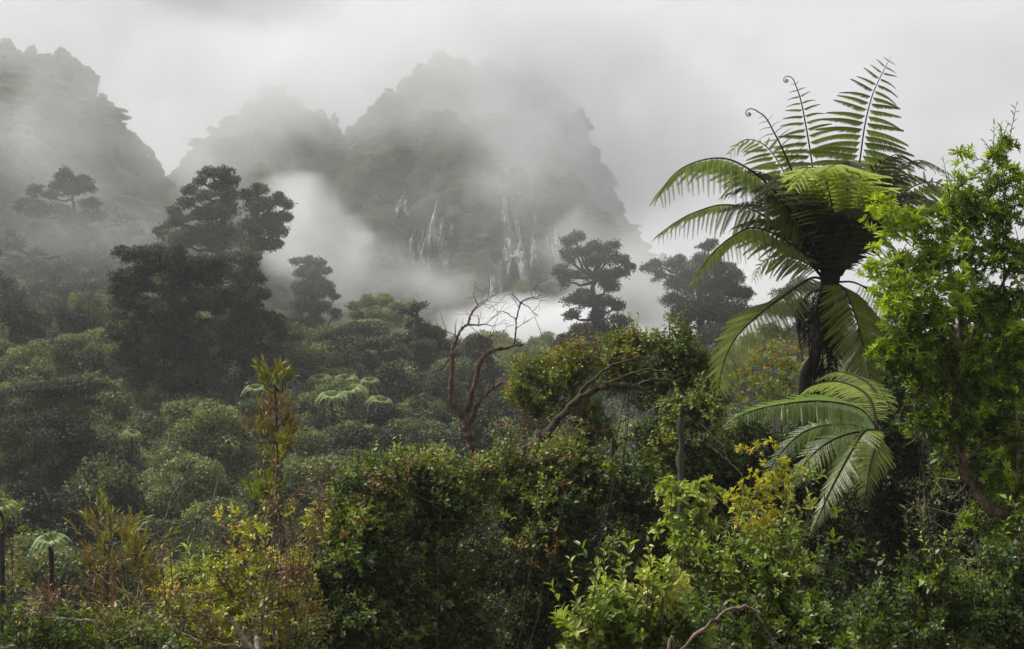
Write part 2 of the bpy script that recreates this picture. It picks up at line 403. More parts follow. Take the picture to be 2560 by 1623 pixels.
# ------------------------------------------------------------------ forest trees
def crown_proto(kind, seed):
    rng = np.random.RandomState(seed)
    b = []
    if kind == 'round':
        b.append([0, 0, 0, 2.3, 2.3, 1.7])
        for i in range(26):
            a = rng.rand() * 6.28; rr = 2.5 * math.sqrt(rng.rand()); s = 0.4 + 0.6 * rng.rand()
            b.append([rr * math.cos(a), rr * math.sin(a), 1.5 * (1 - (rr / 2.9) ** 2) + rng.normal() * .3 - (0.9 if rr > 1.8 else 0), s, s, s * .85])
        return shell_leaves(b, 0.17, 0.8, rng, 0.62, 0.3, 0.95, 0.25, .26)
    if kind == 'tall':
        b.append([0, 0, -.6, 1.7, 1.7, 2.6])
        for i in range(18):
            a = rng.rand() * 6.28; h = rng.rand() * 5.4 - 2.6; rr = 1.9 * (1 - max(h, 0) / 3.6) * (0.5 + .5 * rng.rand()); s = 0.6 + 0.6 * rng.rand()
            b.append([rr * math.cos(a), rr * math.sin(a), h, s, s, s * .75])
        return shell_leaves(b, 0.16, 0.8, rng, 0.6, 0.4, 0.95, 0.25, .26)
    if kind == 'tuft':
        for i in range(30):
            a = rng.rand() * 6.28; h = rng.rand() ** .7 * 3.6 - 1.6; rr = (2.3 - .35 * h) * math.sqrt(rng.rand()); s = 0.3 + 0.45 * rng.rand()
            b.append([rr * math.cos(a), rr * math.sin(a), h + .5 * rng.normal(), s, s, s * 1.25])
        b.append([0, 0, -.3, 1.3, 1.3, 1.6])
        return shell_leaves(b, 0.15, 0.75, rng, 0.5, 0.5, 1.0, 0.3, .3, -.4)
    if kind == 'plates':
        for i in range(16):
            a = rng.rand() * 6.28; rr = 2.9 * math.sqrt(rng.rand()); s = 0.9 + 0.7 * rng.rand()
            b.append([rr * math.cos(a), rr * math.sin(a), 1.3 - 0.25 * rr + rng.normal() * .5, s, s, s * .32])
        b.append([0, 0, -.2, 1.9, 1.9, 1.1])
        return shell_leaves(b, 0.16, 0.85, rng, 0.6, 0.3, 0.8, 0.25, .26)

crowns = []
for i, kd in enumerate(['round', 'round', 'round', 'tall', 'tall', 'tuft', 'tuft', 'plates', 'plates']):
    V, F, T = crown_proto(kd, 100 + i)
    crowns.append((kd, make_mesh('crown', V, F, M['canopy'], T)))
trunks = []
for i in range(3):
    t = Tubes(); rng = np.random.RandomState(40 + i)
    t.add(wiggle([(0, 0, -9), (.2, .1, -5), (0, .2, -2), (.1, 0, 0.6)], 3, 0.06, rng), np.linspace(0.32, 0.1, 10), 7)
    for q in range(5):
        a = rng.rand() * 6.28; z0 = -3.2 + rng.rand() * 2
        t.add(wiggle([(0.05, .1, z0), (math.cos(a) * 1.0, math.sin(a) * 1.0, z0 + 1.2), (math.cos(a) * 1.9, math.sin(a) * 1.9, z0 + 2.2)], 3, 0.03, rng), np.linspace(0.11, 0.03, 7), 5)
    trunks.append(t.mesh('trunk', M['bark']))

def zone_label(px, py, kd, big, shade):
    form = {'tuft': 'ragged', 'round': 'round crowned', 'tall': 'tall narrow', 'plates': 'flat topped'}[kd]
    if py > 1280: side = 'behind the rusty and yellow shrubs' if px > 350 else 'around the small pale tree ferns'
    elif px < 230: side = 'at the left edge' if py > 1000 else 'high on the left hillside'
    elif px < 600: side = 'before the cloaked podocarp' if py > 1120 else 'below the cloaked podocarp'
    elif px < 800: side = 'behind the slender rusty sapling' if py > 1050 else 'below the olive spreading tree'
    elif px < 1060: side = 'left of the dead tree' if py > 1000 else 'near the pale tree fern patch'
    elif px < 1330: side = 'right behind the dead tree'
    else: side = 'behind the arching vine'
    size = 'large' if big > 1.12 else 'medium' if big > .92 else 'small'
    return f'{size} {form} {shade} tree {side}', f'canopy trees {side}'

hero_clear = []      # (x, y, radius) kept free for the big trees
placed = []
def place_tree(x, y, ztop, s, kd=None, rng=R, cvf=None):
    ks = [c for c in crowns if kd is None or c[0] == kd]
    kdn, me = ks[rng.randint(len(ks))]
    top = {'tuft': 2.2, 'round': 2.3, 'tall': 3.4, 'plates': 1.9}[kdn] * s
    gz_ = float(ground_z(x, y))
    zc = ztop - top
    px = 1280 + x / y / K; py = 811.5 - zc / y / K
    cv = rng.rand() if cvf is None else cvf; shade = 'dark green' if cv < .33 else 'mid green' if cv < .7 else 'yellowish green'
    lab, grp = zone_label(px, py - 60, kdn, s, shade)
    e = empty('broadleaf_tree', (x, y, gz_), lab, 'tree', grp)
    rz = rng.rand() * 6.28
    c = obj('crown', me, e, (0, 0, zc - gz_), kind='stuff'); c.color = (cv, cv, cv, 1); c.scale = (s, s, s * (0.85 + .3 * rng.rand())); c.rotation_euler = (0, 0, rz)
    tr = obj('trunk', trunks[rng.randint(3)], e, (0, 0, zc - gz_)); k_ = max(1.0, (zc - gz_ + .5) / 9.0)
    tr.scale = (s, s, k_); tr.rotation_euler = (0, 0, rz)
    placed.append((x, y)); return e

# canopy surface, as tree-top height over the slope
def top_z(x, y):
    h = np.interp(y, [50, 75, 100, 130, 160, 190, 230], [-12.5, -9.6, -8.2, -6.5, -4.6, -3.5, -2])
    h += np.clip((-x - 10) / 45, 0, 1) * np.clip((y - 90) / 60, 0, 1) * 6
    h -= np.clip((x + 5) / 25, 0, 1) * np.clip((y - 60) / 60, 0, 1) * 2.5
    h -= np.clip((x + 4) / 10, 0, 1) * np.clip((y - 85) / 40, 0, 1) * 4
    return h
rngc = np.random.RandomState(11)
y = 56.0; row = 0
while y < 200:
    sp = 4.3 + (y - 56) * 0.028
    xlim0 = -0.37 * y - 3; xlim1 = min(0.37 * y, 0.13 * y + 2)
    x = xlim0 + (row % 2) * sp * .5
    while x < xlim1:
        xx = x + rngc.normal() * sp * .25; yy = y + rngc.normal() * sp * .25
        s = sp / 4.9 * (0.75 + 0.6 * rngc.rand())
        place_tree(xx, yy, float(top_z(xx, yy)) + rngc.normal() * 1.1 + (1.8 if rngc.rand() < .14 else 0), s, rngc.choice(['round', 'tall', 'plates', 'tuft'], p=[.42, .22, .12, .24]), rngc)
        if rngc.rand() < .07: place_tree(xx + 1.5, yy + 1.5, float(top_z(xx, yy)) + 2.2 + rngc.rand() * 1.5, 1.15 + .4 * rngc.rand(), 'tall', rngc, .02)
        x += sp
    y += sp * 0.86; row += 1
from collections import defaultdict
same = defaultdict(list)
for o in col.objects:
    if o.name.startswith('broadleaf_tree'): same[o['label']].append(o)
ORD = ['first', 'second', 'third', 'fourth', 'fifth', 'sixth', 'seventh', 'eighth', 'ninth', 'tenth']
for lb, os_ in same.items():
    if len(os_) > 1:
        os_.sort(key=lambda o: o.location.x / o.location.y)
        for i_, o in enumerate(os_):
            o['label'] = lb + ', ' + ('rightmost' if i_ == len(os_) - 1 else 'leftmost' if i_ == 0 else ORD[min(i_, 9)] + ' from the left') 

# ------------------------------------------------------------------ mountain forest (one wooded mass, geometry nodes)
def forest_mass(name, pts, scl, meshes_objs, label=None):
    me = bpy.data.meshes.new(name); me.vertices.add(len(pts)); me.vertices.foreach_set('co', np.asarray(pts, np.float32).ravel())
    a = me.attributes.new('sc', 'FLOAT', 'POINT'); a.data.foreach_set('value', np.asarray(scl, np.float32))
    o = obj(name, me, kind='stuff')
    ng = bpy.data.node_groups.new(name, 'GeometryNodeTree')
    ng.interface.new_socket('Geometry', in_out='INPUT', socket_type='NodeSocketGeometry')
    ng.interface.new_socket('Geometry', in_out='OUTPUT', socket_type='NodeSocketGeometry')
    n, l = ng.nodes, ng.links
    gi = n.new('NodeGroupInput'); go = n.new('NodeGroupOutput')
    iop = n.new('GeometryNodeInstanceOnPoints'); jg = n.new('GeometryNodeJoinGeometry')
    for ob in reversed(meshes_objs):
        oi = n.new('GeometryNodeObjectInfo'); oi.inputs['Object'].default_value = ob; oi.transform_space = 'ORIGINAL'; oi.inputs['As Instance'].default_value = True
        l.new(oi.outputs['Geometry'], jg.inputs[0])
    l.new(gi.outputs[0], iop.inputs['Points']); l.new(jg.outputs[0], iop.inputs['Instance'])
    iop.inputs['Pick Instance'].default_value = True
    ri = n.new('FunctionNodeRandomValue'); ri.data_type = 'INT'; ri.inputs[4].default_value = 0; ri.inputs[5].default_value = len(meshes_objs) - 1
    l.new(ri.outputs[2], iop.inputs['Instance Index'])
    rv = n.new('FunctionNodeRandomValue'); rv.data_type = 'FLOAT_VECTOR'; rv.inputs[0].default_value = (0, 0, 0); rv.inputs[1].default_value = (0.15, 0.15, 6.28)
    l.new(rv.outputs[0], iop.inputs['Rotation'])
    na = n.new('GeometryNodeInputNamedAttribute'); na.data_type = 'FLOAT'; na.inputs['Name'].default_value = 'sc'
    l.new(na.outputs[0], iop.inputs['Scale'])
    l.new(iop.outputs[0], go.inputs[0])
    md = o.modifiers.new('forest', 'NODES'); md.node_group = ng
    return o
src = {}
for e in col.objects:
    if e.name.startswith('crown') and e.data.name not in src: src[e.data.name] = e
src = list(src.values())
rngm = np.random.RandomState(5)
for nm, sf, lab in (('forest', surfA, 'dark forest covering the steep misty mountain on the left'), ('forest', surfB, 'dark forest covering the misty central mountain around the pale cliffs')):
    n = 6500 if sf is surfB else 5200
    uv = rngm.rand(n, 2); uv[:, 1] *= 1.03
    p = sf(uv[:, 0], uv[:, 1])
    k_ = np.zeros(n, bool)
    px = 1280 + p[:, 0] / p[:, 1] / K; py = 811.5 - p[:, 2] / p[:, 1] / K
    if sf is surfB:
        for c in cliff_boxes:
            k_ |= (px > c[0] - 8) & (px < c[1] + 8) & (py > c[2] - 5) & (py < c[3] + 25) & (rngm.rand(n) < 0.88)
    p = p[~k_]
    # emergent trees along the crest
    s = 0.45 + rngm.rand(len(p)) ** 2 * 1.0
    tag(forest_mass(nm, p + np.array([0, 0, 1.0]), s, src[3:7]), lab)
# forest in the gap between slope and mountains
gp = []
yy = 200.0
while yy < 350:
    for xx in np.arange(-0.4 * yy, 0.42 * yy, 6.5):
        gp.append((xx + rngm.normal() * 1.8, yy + rngm.normal() * 1.8))
    yy += 6
gp = np.array(gp); gzz = ground_z(gp[:, 0], gp[:, 1]) + 7.5 + rngm.normal(size=len(gp)) * 1.2
tag(forest_mass('forest', np.column_stack([gp, gzz]), 1.1 + 0.6 * rngm.rand(len(gp)), src), 'hazy unbroken forest on the valley floor below the cliffs')

op = []
for yy in np.arange(40, 205, 6.0):
    for xx in list(np.arange(max(.13 * yy + 5, 12), .9 * yy + 30, 5.5)) + list(-np.arange(.37 * yy + 8, .9 * yy + 30, 5.5)):
        op.append((xx + rngm.normal() * 1.5, yy + rngm.normal() * 1.5))
op = np.array(op); oz = np.array([float(top_z(a, max(b, 55))) for a, b in op]) - 2.3 - np.clip(op[:, 0], 0, 20) * .12 + rngm.normal(size=len(op)) * .8
tag(forest_mass('forest', np.column_stack([op, oz]), .85 + .5 * rngm.rand(len(op)), src), 'forest continuing over the slope on both sides of the view')

# ------------------------------------------------------------------ giant forest trees
def giant(Y, base, trunk_pts, blobs_px, label, cat='tree', group=None, name='podocarp_tree', leaf=0.30, cover=0.8, mat='conifer', depth=0.55, hang=0.2, lump=0.2, rr=0.9, seed=1, tr=0.7, flat=0.75, sub=15, rooted=False):
    "blobs_px: (px, py, r_px[, squash]) clumps; each is broken into smaller clumps carried on limbs"
    rng = np.random.RandomState(seed)
    root = P(*base, Y); root[2] = min(root[2], 1e9); gz_ = float(root[2]) if rooted else float(ground_z(root[0], Y)); root[2] = gz_
    e = empty(name, root, label, cat, group)
    bl = []; t = Tubes()
    tp = [np.array([root[0], Y, gz_ - .5])] + [P(a, b, Y) for a, b in trunk_pts]
    path = wiggle(tp, 4, 0.12, rng); t.add(path - root, np.linspace(tr, tr * .25, len(path)), 8)
    for bp in blobs_px:
        a, b, r = bp[:3]; sq = bp[3] if len(bp) > 3 else flat
        c = P(a, b, Y); R_ = r * K * Y
        c[1] += rng.normal() * R_ * depth + (rng.rand() - .5) * 4 * depth
        # nearest trunk point a bit below
        d = np.linalg.norm(path - c + np.array([0, 0, -R_ * 1.2]), axis=1); j = int(np.argmin(d + np.where(path[:, 2] > c[2], 6, 0)))
        s0 = path[j]; mid = (s0 + c) / 2 + np.array([0, 0, -0.12 * np.linalg.norm(c - s0)])
        t.add(wiggle([s0, mid, c], 3, 0.08, rng) - root, np.linspace(tr * .32, 0.08, 7), 5)
        for q in range(sub):
            d3 = rdirs(1, rng)[0]; d3[2] = abs(d3[2]) * .9 if rng.rand() < .75 else d3[2]
            s = R_ * (0.30 + .26 * rng.rand()); cc = c + d3 * R_ * (0.35 + 0.5 * rng.rand()) * np.array([1, 1, sq])
            bl.append([*cc, s, s, s * (0.72 + .25 * rng.rand()) * (0.7 + 0.3 * sq)])
            if q % 2 == 0: t.add(np.array([c, (c + cc) / 2 + rng.normal(0, .1, 3), cc]) - root, [0.09, 0.06, 0.04], 4)
    V, F, T = shell_leaves(bl, leaf, cover, rng, 0.5, 0.45, 1.0, 0.3, lump + .12, hang)
    obj('crown', make_mesh('crown', V - root, F, M[mat], T), e, kind='stuff')
    obj('trunk', t.mesh('trunk', M['bark']), e)
    return e

rg = np.random.RandomState(3)
def fill(cx0, cx1, cy0, cy1, n, r0, r1, fn=None):
    out = []; k_ = 0
    while len(out) < n and k_ < 5000:
        k_ += 1
        a, b = cx0 + rg.rand() * (cx1 - cx0), cy0 + rg.rand() * (cy1 - cy0)
        if fn is None or fn(a, b): out.append((a, b, r0 + rg.rand() * (r1 - r0)))
    return out
# the giant group left of centre: a spreading top tree, a leaning one on its right, a dark cloaked one in front
giant(140, (540, 1000), [(545, 760), (550, 620), (560, 520), (552, 460)],
      [(480, 480, 22), (500, 455, 24), (530, 440, 26), (560, 435, 26), (588, 455, 22), (545, 470, 30), (515, 495, 28), (575, 490, 30), (470, 510, 24), (440, 530, 22),
       (455, 560, 36), (500, 540, 42), (550, 530, 45), (500, 600, 50), (560, 600, 55), (440, 600, 36), (400, 580, 26)],
      'grey green giant podocarp with rounded spreading top, tallest of the left group', seed=2, leaf=0.24, cover=0.6)
giant(144, (600, 1000), [(605, 760), (620, 640), (640, 560)],
      [(615, 490, 28), (650, 480, 26), (680, 500, 26), (700, 490, 14), (720, 515, 16), (640, 520, 40), (690, 545, 36), (715, 545, 18), (660, 570, 42), (700, 585, 28), (640, 610, 44), (685, 610, 22), (620, 570, 40)],
      'giant podocarp leaning right with open fan of branches beside the valley mist', seed=4, leaf=0.24, cover=0.55, lump=0.25)
giant(116, (420, 1080), [(425, 860), (430, 740), (440, 660)],
      [(310, 640, 26), (345, 645, 30), (390, 640, 34), (440, 650, 40), (300, 700, 26), (290, 730, 24), (340, 700, 45), (410, 710, 60), (480, 690, 55), (530, 680, 45),
       (330, 770, 52), (420, 790, 70), (500, 770, 60), (560, 760, 45), (300, 840, 42), (370, 860, 62), (450, 880, 70), (530, 850, 55), (310, 900, 38), (360, 940, 52), (440, 960, 60), (520, 930, 55), (570, 890, 30), (400, 1010, 40), (480, 1020, 42)],
      'broad dark podocarp cloaked in climbers down to the ground', seed=5, leaf=0.2, cover=0.8, depth=0.35, flat=1.0)
giant(128, (620, 1000), [(620, 830), (625, 700)],
      [(590, 650, 32), (625, 660, 34), (600, 700, 42), (640, 700, 26), (600, 750, 46), (645, 745, 28), (620, 790, 42), (665, 800, 30), (690, 820, 30), (640, 830, 42), (580, 820, 40), (700, 850, 26), (600, 890, 48), (650, 900, 44), (600, 960, 46), (660, 960, 40), (560, 990, 40), (700, 910, 30)],
      'dark domed podocarp right behind the cloaked one, facing the valley', seed=6, leaf=0.22, cover=0.8, depth=0.35, flat=1.0)
giant(215, (785, 860), [(785, 780), (785, 690)],
      [(745, 655, 16), (770, 655, 20), (795, 660, 20), (815, 680, 18), (770, 690, 34), (805, 710, 28), (750, 720, 26), (780, 735, 40), (825, 730, 16), (840, 745, 16), (755, 770, 34), (800, 775, 36), (840, 785, 20), (740, 800, 24), (780, 815, 36)],
      'compact round topped podocarp standing alone before the bright valley mist', seed=7, leaf=0.3, cover=0.7, depth=0.4)
# grey trees higher on the left
giant(236, (190, 830), [(190, 700), (185, 560), (180, 480)],
      [(165, 445, 27), (200, 455, 27), (150, 470, 24), (185, 480, 35), (215, 475, 22), (120, 490, 22), (90, 480, 22), (225, 520, 32), (240, 545, 24), (150, 530, 30), (100, 535, 38), (60, 520, 30), (180, 560, 40), (90, 590, 40), (140, 610, 40), (210, 600, 40), (180, 640, 50), (110, 650, 44), (240, 670, 44), (160, 700, 60)],
      'pale grey ragged tree with umbrella top above the left hillside', seed=8, leaf=0.36, cover=0.6, lump=0.3, flat=0.9)
giant(234, (300, 800), [(300, 700), (305, 560)],
      [(300, 540, 22), (325, 545, 18), (280, 560, 22), (340, 580, 26), (300, 600, 32), (260, 620, 30), (250, 660, 34), (310, 650, 34), (220, 680, 36), (280, 710, 36)],
      'faint grey tree between the ragged umbrella tree and the giant podocarps', seed=9, leaf=0.36, cover=0.5)
giant(190, (60, 900), [(70, 800), (90, 700)],
      [(60, 690, 26), (95, 660, 26), (120, 680, 24), (150, 670, 26), (110, 720, 40), (60, 750, 36), (150, 740, 36), (180, 790, 36), (120, 800, 45), (170, 850, 36), (70, 830, 40)],
      'grey broad tree with pale trunk on the misty left hillside', seed=10, leaf=0.32, cover=0.55)
giant(205, (150, 900), [(150, 760), (150, 640)],
      [(10, 600, 30), (40, 620, 34), (90, 640, 30), (0, 660, 40), (60, 680, 44), (110, 700, 40), (200, 690, 36), (240, 720, 36), (220, 760, 40), (30, 730, 44), (100, 760, 50), (170, 730, 40), (230, 810, 40), (60, 800, 44)],
      'wide misty tree filling the left edge beneath the ragged umbrella tree', seed=22, leaf=0.3, cover=0.6)
giant(150, (-30, 950), [(-30, 800), (-20, 680)],
      [(-10, 640, 26), (-20, 690, 34), (10, 710, 26), (-10, 760, 45), (30, 800, 30), (0, 850, 50), (60, 860, 36), (90, 890, 32), (30, 920, 50), (100, 940, 40)],
      'dark tree cut by the left edge with mossy branches', seed=11, leaf=0.26, cover=0.6)
# dark group below the mist, centre
giant(150, (1040, 1000), [(1040, 880), (1040, 790)],
      [(1020, 780, 20), (1045, 770, 22), (1030, 810, 28), (1060, 830, 30), (1090, 840, 28), (1010, 850, 30), (1060, 870, 36), (1110, 870, 30), (1140, 885, 20), (1000, 890, 32), (1050, 910, 40)],
      'dark tree with pointed top just left of the dead tree', seed=12, leaf=0.25, cover=0.7)
giant(158, (950, 1000), [(950, 900), (955, 860)],
      [(900, 870, 22), (935, 860, 26), (970, 855, 26), (910, 900, 30), (950, 905, 36), (990, 900, 30), (1000, 930, 26), (930, 935, 26)],
      'dark domed tree behind the pale tree fern patch', seed=13, leaf=0.25, cover=0.7)
giant(205, (940, 860), [(940, 800), (940, 790)],
      [(880, 770, 22), (920, 758, 26), (960, 755, 28), (1000, 770, 24), (900, 795, 30), (945, 790, 34), (990, 800, 28)],
      'low hazy domed tree at the foot of the cliffs', seed=14, leaf=0.3, cover=0.6, mat='canopy')
giant(140, (700, 1000), [(700, 900), (690, 850)],
      [(640, 830, 26), (670, 815, 30), (705, 820, 32), (740, 840, 28), (650, 860, 34), (700, 865, 40), (750, 885, 34), (620, 890, 30), (680, 915, 40), (740, 930, 36)],
      'olive green spreading tree beneath the leaning podocarp', seed=15, leaf=0.22, cover=0.75, mat='canopy', flat=0.5)
# right of centre
giant(160, (1490, 1000), [(1490, 860), (1488, 760), (1480, 690)],
      [(1420, 610, 24), (1440, 600, 27), (1420, 640, 27), (1400, 680, 24), (1415, 700, 27), (1440, 690, 22), (1460, 635, 27), (1500, 625, 32), (1530, 615, 22), (1520, 650, 32), (1490, 660, 29), (1560, 660, 27), (1575, 668, 17), (1545, 690, 29), (1500, 700, 37), (1530, 720, 32),
       (1460, 740, 32), (1440, 755, 32), (1480, 760, 34), (1520, 760, 29), (1550, 770, 22), (1430, 790, 24), (1500, 800, 37), (1550, 810, 32), (1460, 830, 34), (1420, 850, 29), (1400, 870, 29), (1440, 880, 37), (1520, 850, 49), (1560, 880, 49)],
      'dark open podocarp with separate rounded tufts against the white mist', seed=16, leaf=0.26, cover=0.55, sub=12, flat=0.8, rr=1, depth=0.25)
giant(178, (1760, 1000), [(1760, 860), (1750, 740), (1765, 660)],
      [(1620, 675, 20), (1640, 665, 22), (1650, 690, 20), (1685, 665, 24), (1700, 655, 24), (1760, 620, 22), (1775, 612, 20), (1720, 680, 37), (1760, 660, 41), (1810, 680, 41), (1830, 700, 37), (1690, 710, 34), (1740, 720, 49), (1800, 730, 54), (1850, 740, 34), (1680, 750, 29), (1730, 780, 49), (1800, 790, 61), (1860, 790, 37), (1700, 800, 34), (1780, 850, 61)],
      'grey green podocarp behind the drooping fern fronds', seed=17, leaf=0.28, cover=0.55, depth=0.3)
giant(190, (2000, 1000), [(2000, 880), (2000, 780)],
      [(1960, 740, 30), (2000, 720, 34), (2050, 730, 34), (1940, 780, 34), (1990, 780, 42), (2050, 790, 40), (1930, 840, 36), (1990, 850, 44), (2060, 860, 44), (1900, 870, 30), (2100, 740, 30)],
      'hazy grey tree seen behind the trunk of the big tree fern', seed=18, leaf=0.3, cover=0.65)
giant(345, (-5, 230), [(5, 190), (14, 150)], [(0, 125, 13), (18, 115, 13), (35, 125, 10), (10, 140, 14)],
      'lone small tree on the summit at the upper left corner', seed=19, rooted=True, leaf=0.4, cover=0.8, tr=0.5, sub=5)
giant(440, (1335, 290), [(1330, 250), (1328, 215)], [(1310, 205, 16), (1330, 195, 18), (1350, 205, 14), (1318, 220, 12)],
      'ghostly tree standing on the crest of the central mountain', seed=20, rooted=True, leaf=0.45, cover=0.8, tr=0.6, sub=5)

# trees standing up from the crests
for sf, n, lab in ((surfA, 90, 'ragged treetops along the crest of the left mountain'), (surfB, 110, 'ragged treetops along the crest of the central mountain')):
    u_ = rngm.rand(n); p = sf(u_, 0.93 + .09 * rngm.rand(n)) + np.array([0, 0, 1]) * (2.0 + 3.5 * rngm.rand(n, 1) ** 2)
    tag(forest_mass('forest', p, .45 + .55 * rngm.rand(n), src[3:7]), lab)

# ------------------------------------------------------------------ fern fronds
def unit_pinna(npin, blade, hangv, droop, rng, curl=0.0):
    "one side leaflet of a frond, 1 long along +X, comb of small blades either side"
    V = []; F = []
    def zc(t): return -droop * t * t
    t = np.linspace(0, 1, 6)
    for q in t: V += [(q, 0.006 * (1.1 - q), zc(q)), (q, -0.006 * (1.1 - q), zc(q))]
    for i in range(5): F.append((2 * i, 2 * i + 2, 2 * i + 3, 2 * i + 1))
    for i in range(npin):
        u = 0.04 + 0.96 * (i + 0.5) / npin; w = blade * (1.0 - 0.75 * u ** 2.2) * (0.75 + 0.25 * min(1, u * 6)) * (0.9 + .2 * rng.rand())
        for sgn in (1, -1):
            d = np.array([0.38, sgn * (1 - hangv), -hangv + rng.normal() * .06]); d /= np.linalg.norm(d)
            wd = 0.50 / npin
            b = np.array([u, 0, zc(u)]); n0 = len(V)
            V += [tuple(b - np.array([wd, 0, 0])), tuple(b + np.array([wd, 0, 0])), tuple(b + d * w * .7 + np.array([wd * .9, 0, 0])), tuple(b + d * w + np.array([wd * .2, 0, -0.01])) ]
            F.append((n0, n0 + 1, n0 + 2, n0 + 3))
    V = np.array(V); F = np.array(F)
    T = np.repeat(0.5, len(V)) + rng.normal(0, .08, len(V))
    return V, F, T
rf = np.random.RandomState(21)
PIN = {'hang': [unit_pinna(26, 0.19, 0.72, d, rf) for d in (.12, .25, .38)],
       'flat': [unit_pinna(22, 0.20, 0.30, d, rf) for d in (.10, .2, .30)],
       'fine': [unit_pinna(24, 0.15, 0.35, d, rf) for d in (.15, .28, .4)],
       'tuck': [unit_pinna(16, 0.10, 0.75, d, rf) for d in (.3, .45, .6)]}
pin_mesh = {}
def pin_me(kind, v, mat):
    k_ = (kind, v, mat)
    if k_ not in pin_mesh:
        V, F, T = PIN[kind][v]; pin_mesh[k_] = make_mesh('pinna', V, F, M[mat], T)
    return pin_mesh[k_]

def frond(root, origin, path, Lmax, npair, normal, kind='hang', mat='fern', parts=False, t0=0.16, r0=0.02, sweep=0.35, tint=0.0, peak=0.32, tipL=0.12, curl=False, upmix=0.8, label=None, rng=rf, sag=0.15):
    "path: world points of the midrib. side leaflets stand off it in the plane whose normal is given"
    W_ = wiggle(path, 8, 0.0, rng)
    seg = np.r_[0, np.cumsum(np.linalg.norm(np.diff(W_, axis=0), axis=1))]; LT = seg[-1]; seg /= LT
    if curl:
        T_ = nrm(W_[-1] - W_[-2]); sd_ = nrm(np.cross(np.asarray(normal, float), T_)); c_ = []
        pcur = W_[-1].copy(); ang = 0; st = 0.034
        for q in range(26):
            ang += 0.18 + q * 0.022; st *= 0.955
            pcur = pcur + (T_ * math.cos(ang) + sd_ * math.sin(ang)) * st; c_.append(pcur.copy())
        Wt = np.vstack([W_, c_])
    else: Wt = W_
    t = Tubes(); rr = np.interp(np.linspace(0, 1, len(Wt)), [0, .75, 1], [r0, r0 * .4, r0 * (.45 if curl else .15)]); t.add(Wt - origin, rr, 5)
    fo = obj('frond', t.mesh('frond', M['rachis']), root)
    if label: fo['label'] = label
    nv = np.asarray(normal, float); nv /= np.linalg.norm(nv)
    J = []
    for i in range(npair):
        u = t0 + (1 - t0) * (i + .5) / npair
        p = np.array([np.interp(u, seg, W_[:, q]) for q in range(3)]); p2 = np.array([np.interp(min(u + .03, 1), seg, W_[:, q]) for q in range(3)]); p1 = np.array([np.interp(max(u - .03, 0), seg, W_[:, q]) for q in range(3)])
        T_ = nrm(p2 - p1); S = nrm(np.cross(T_, nv))
        x = (u - t0) / (1 - t0)
        prof = (0.45 + 0.55 * x / peak) if x < peak else tipL + (1 - tipL) * (1 - ((x - peak) / (1 - peak)) ** 1.35)
        for sg in (1, -1):
            L = Lmax * prof * (0.93 + .14 * rng.rand())
            X = nrm(S * sg + T_ * (sweep + 0.35 * x) + rng.normal(0, .04, 3) - np.array([0, 0, sag]))
            up = np.array([0, 0, 1.0]) * upmix + nv * (1 - upmix)
            Z = up - X * (up @ X)
            if np.linalg.norm(Z) < 0.15: Z = nv - X * (nv @ X)
            Z = nrm(Z); Y_ = np.cross(Z, X)
            J.append((p, X, Y_, Z, L))
    kk = 'tuck' if kind == 'tuck' else kind
    if parts:
        for i, (p, X, Y_, Z, L) in enumerate(J):
            po = obj('pinna', pin_me(kk, rng.randint(3), mat), fo)
            mt = Matrix([[X[0] * L, Y_[0] * L, Z[0] * L, p[0] - origin[0]], [X[1] * L, Y_[1] * L, Z[1] * L, p[1] - origin[1]], [X[2] * L, Y_[2] * L, Z[2] * L, p[2] - origin[2]], [0, 0, 0, 1]])
            po.matrix_local = mt
    else:
        L_ = []
        for (p, X, Y_, Z, L) in J:
            V, F, T = PIN[kk][rng.randint(3)]
            L_.append((V @ (np.stack([X, Y_, Z]) * L) + (p - origin), F, np.clip(T + tint + rng.normal() * .08, 0, 1)))
        V, F, T = join(L_)
        obj('pinnae', make_mesh('pinnae', V, F, M[mat], T), fo, kind='stuff')
    return fo

def pts(lst, Y):
    "(px, py, offset of depth in metres)"
    return [P(a, b, Y + c) for a, b, c in lst]

# --- the tall tree fern
YF = 25.0
hub = P(2080, 700, YF)
fz = float(ground_z(hub[0], YF)); forg = np.array([hub[0] - .25, YF, fz])
fern = empty('tree_fern', forg, 'tall tree fern with black fibrous trunk and arching green fronds against the sky', 'tree fern')
t = Tubes()
t.add(wiggle([forg, P(2010, 1050, YF), P(2030, 900, YF), P(2062, 790, YF), hub + np.array([0, 0, .25])], 4, 0.015, rf) - forg, np.r_[np.linspace(.13, .10, 9), np.linspace(.10, .18, 8)], 12)
for q in range(46):          # old frond stubs and hanging fibre
    a = rf.rand() * 6.28; h = rf.rand(); b0 = P(2064 + rf.normal() * 8, 760 + 240 * h, YF) + np.array([math.cos(a), math.sin(a), 0]) * .09
    t.add([b0 - forg, b0 - forg + np.array([math.cos(a) * .14, math.sin(a) * .14, -.1 - .25 * rf.rand()]), b0 - forg + np.array([math.cos(a) * .1, math.sin(a) * .1, -.5 - .5 * rf.rand()])], [.025, .018, .006], 4)
obj('trunk', t.mesh('trunk', M['trunk']), fern)
H0 = (2082, 690, 0)
FACE = (0, -1, 0.12)
frond(fern, forg, pts([H0, (2110, 600, .1), (2138, 480, .2), (2150, 400, .2), (2163, 310, .2), (2182, 236, .2), (2208, 179, .2), (2226, 145, .2)], YF), .95, 24, FACE, 'hang', parts=True, t0=.30, r0=.024, sweep=.1, tipL=.1, peak=.3, label='tall upright frond standing highest against the sky')
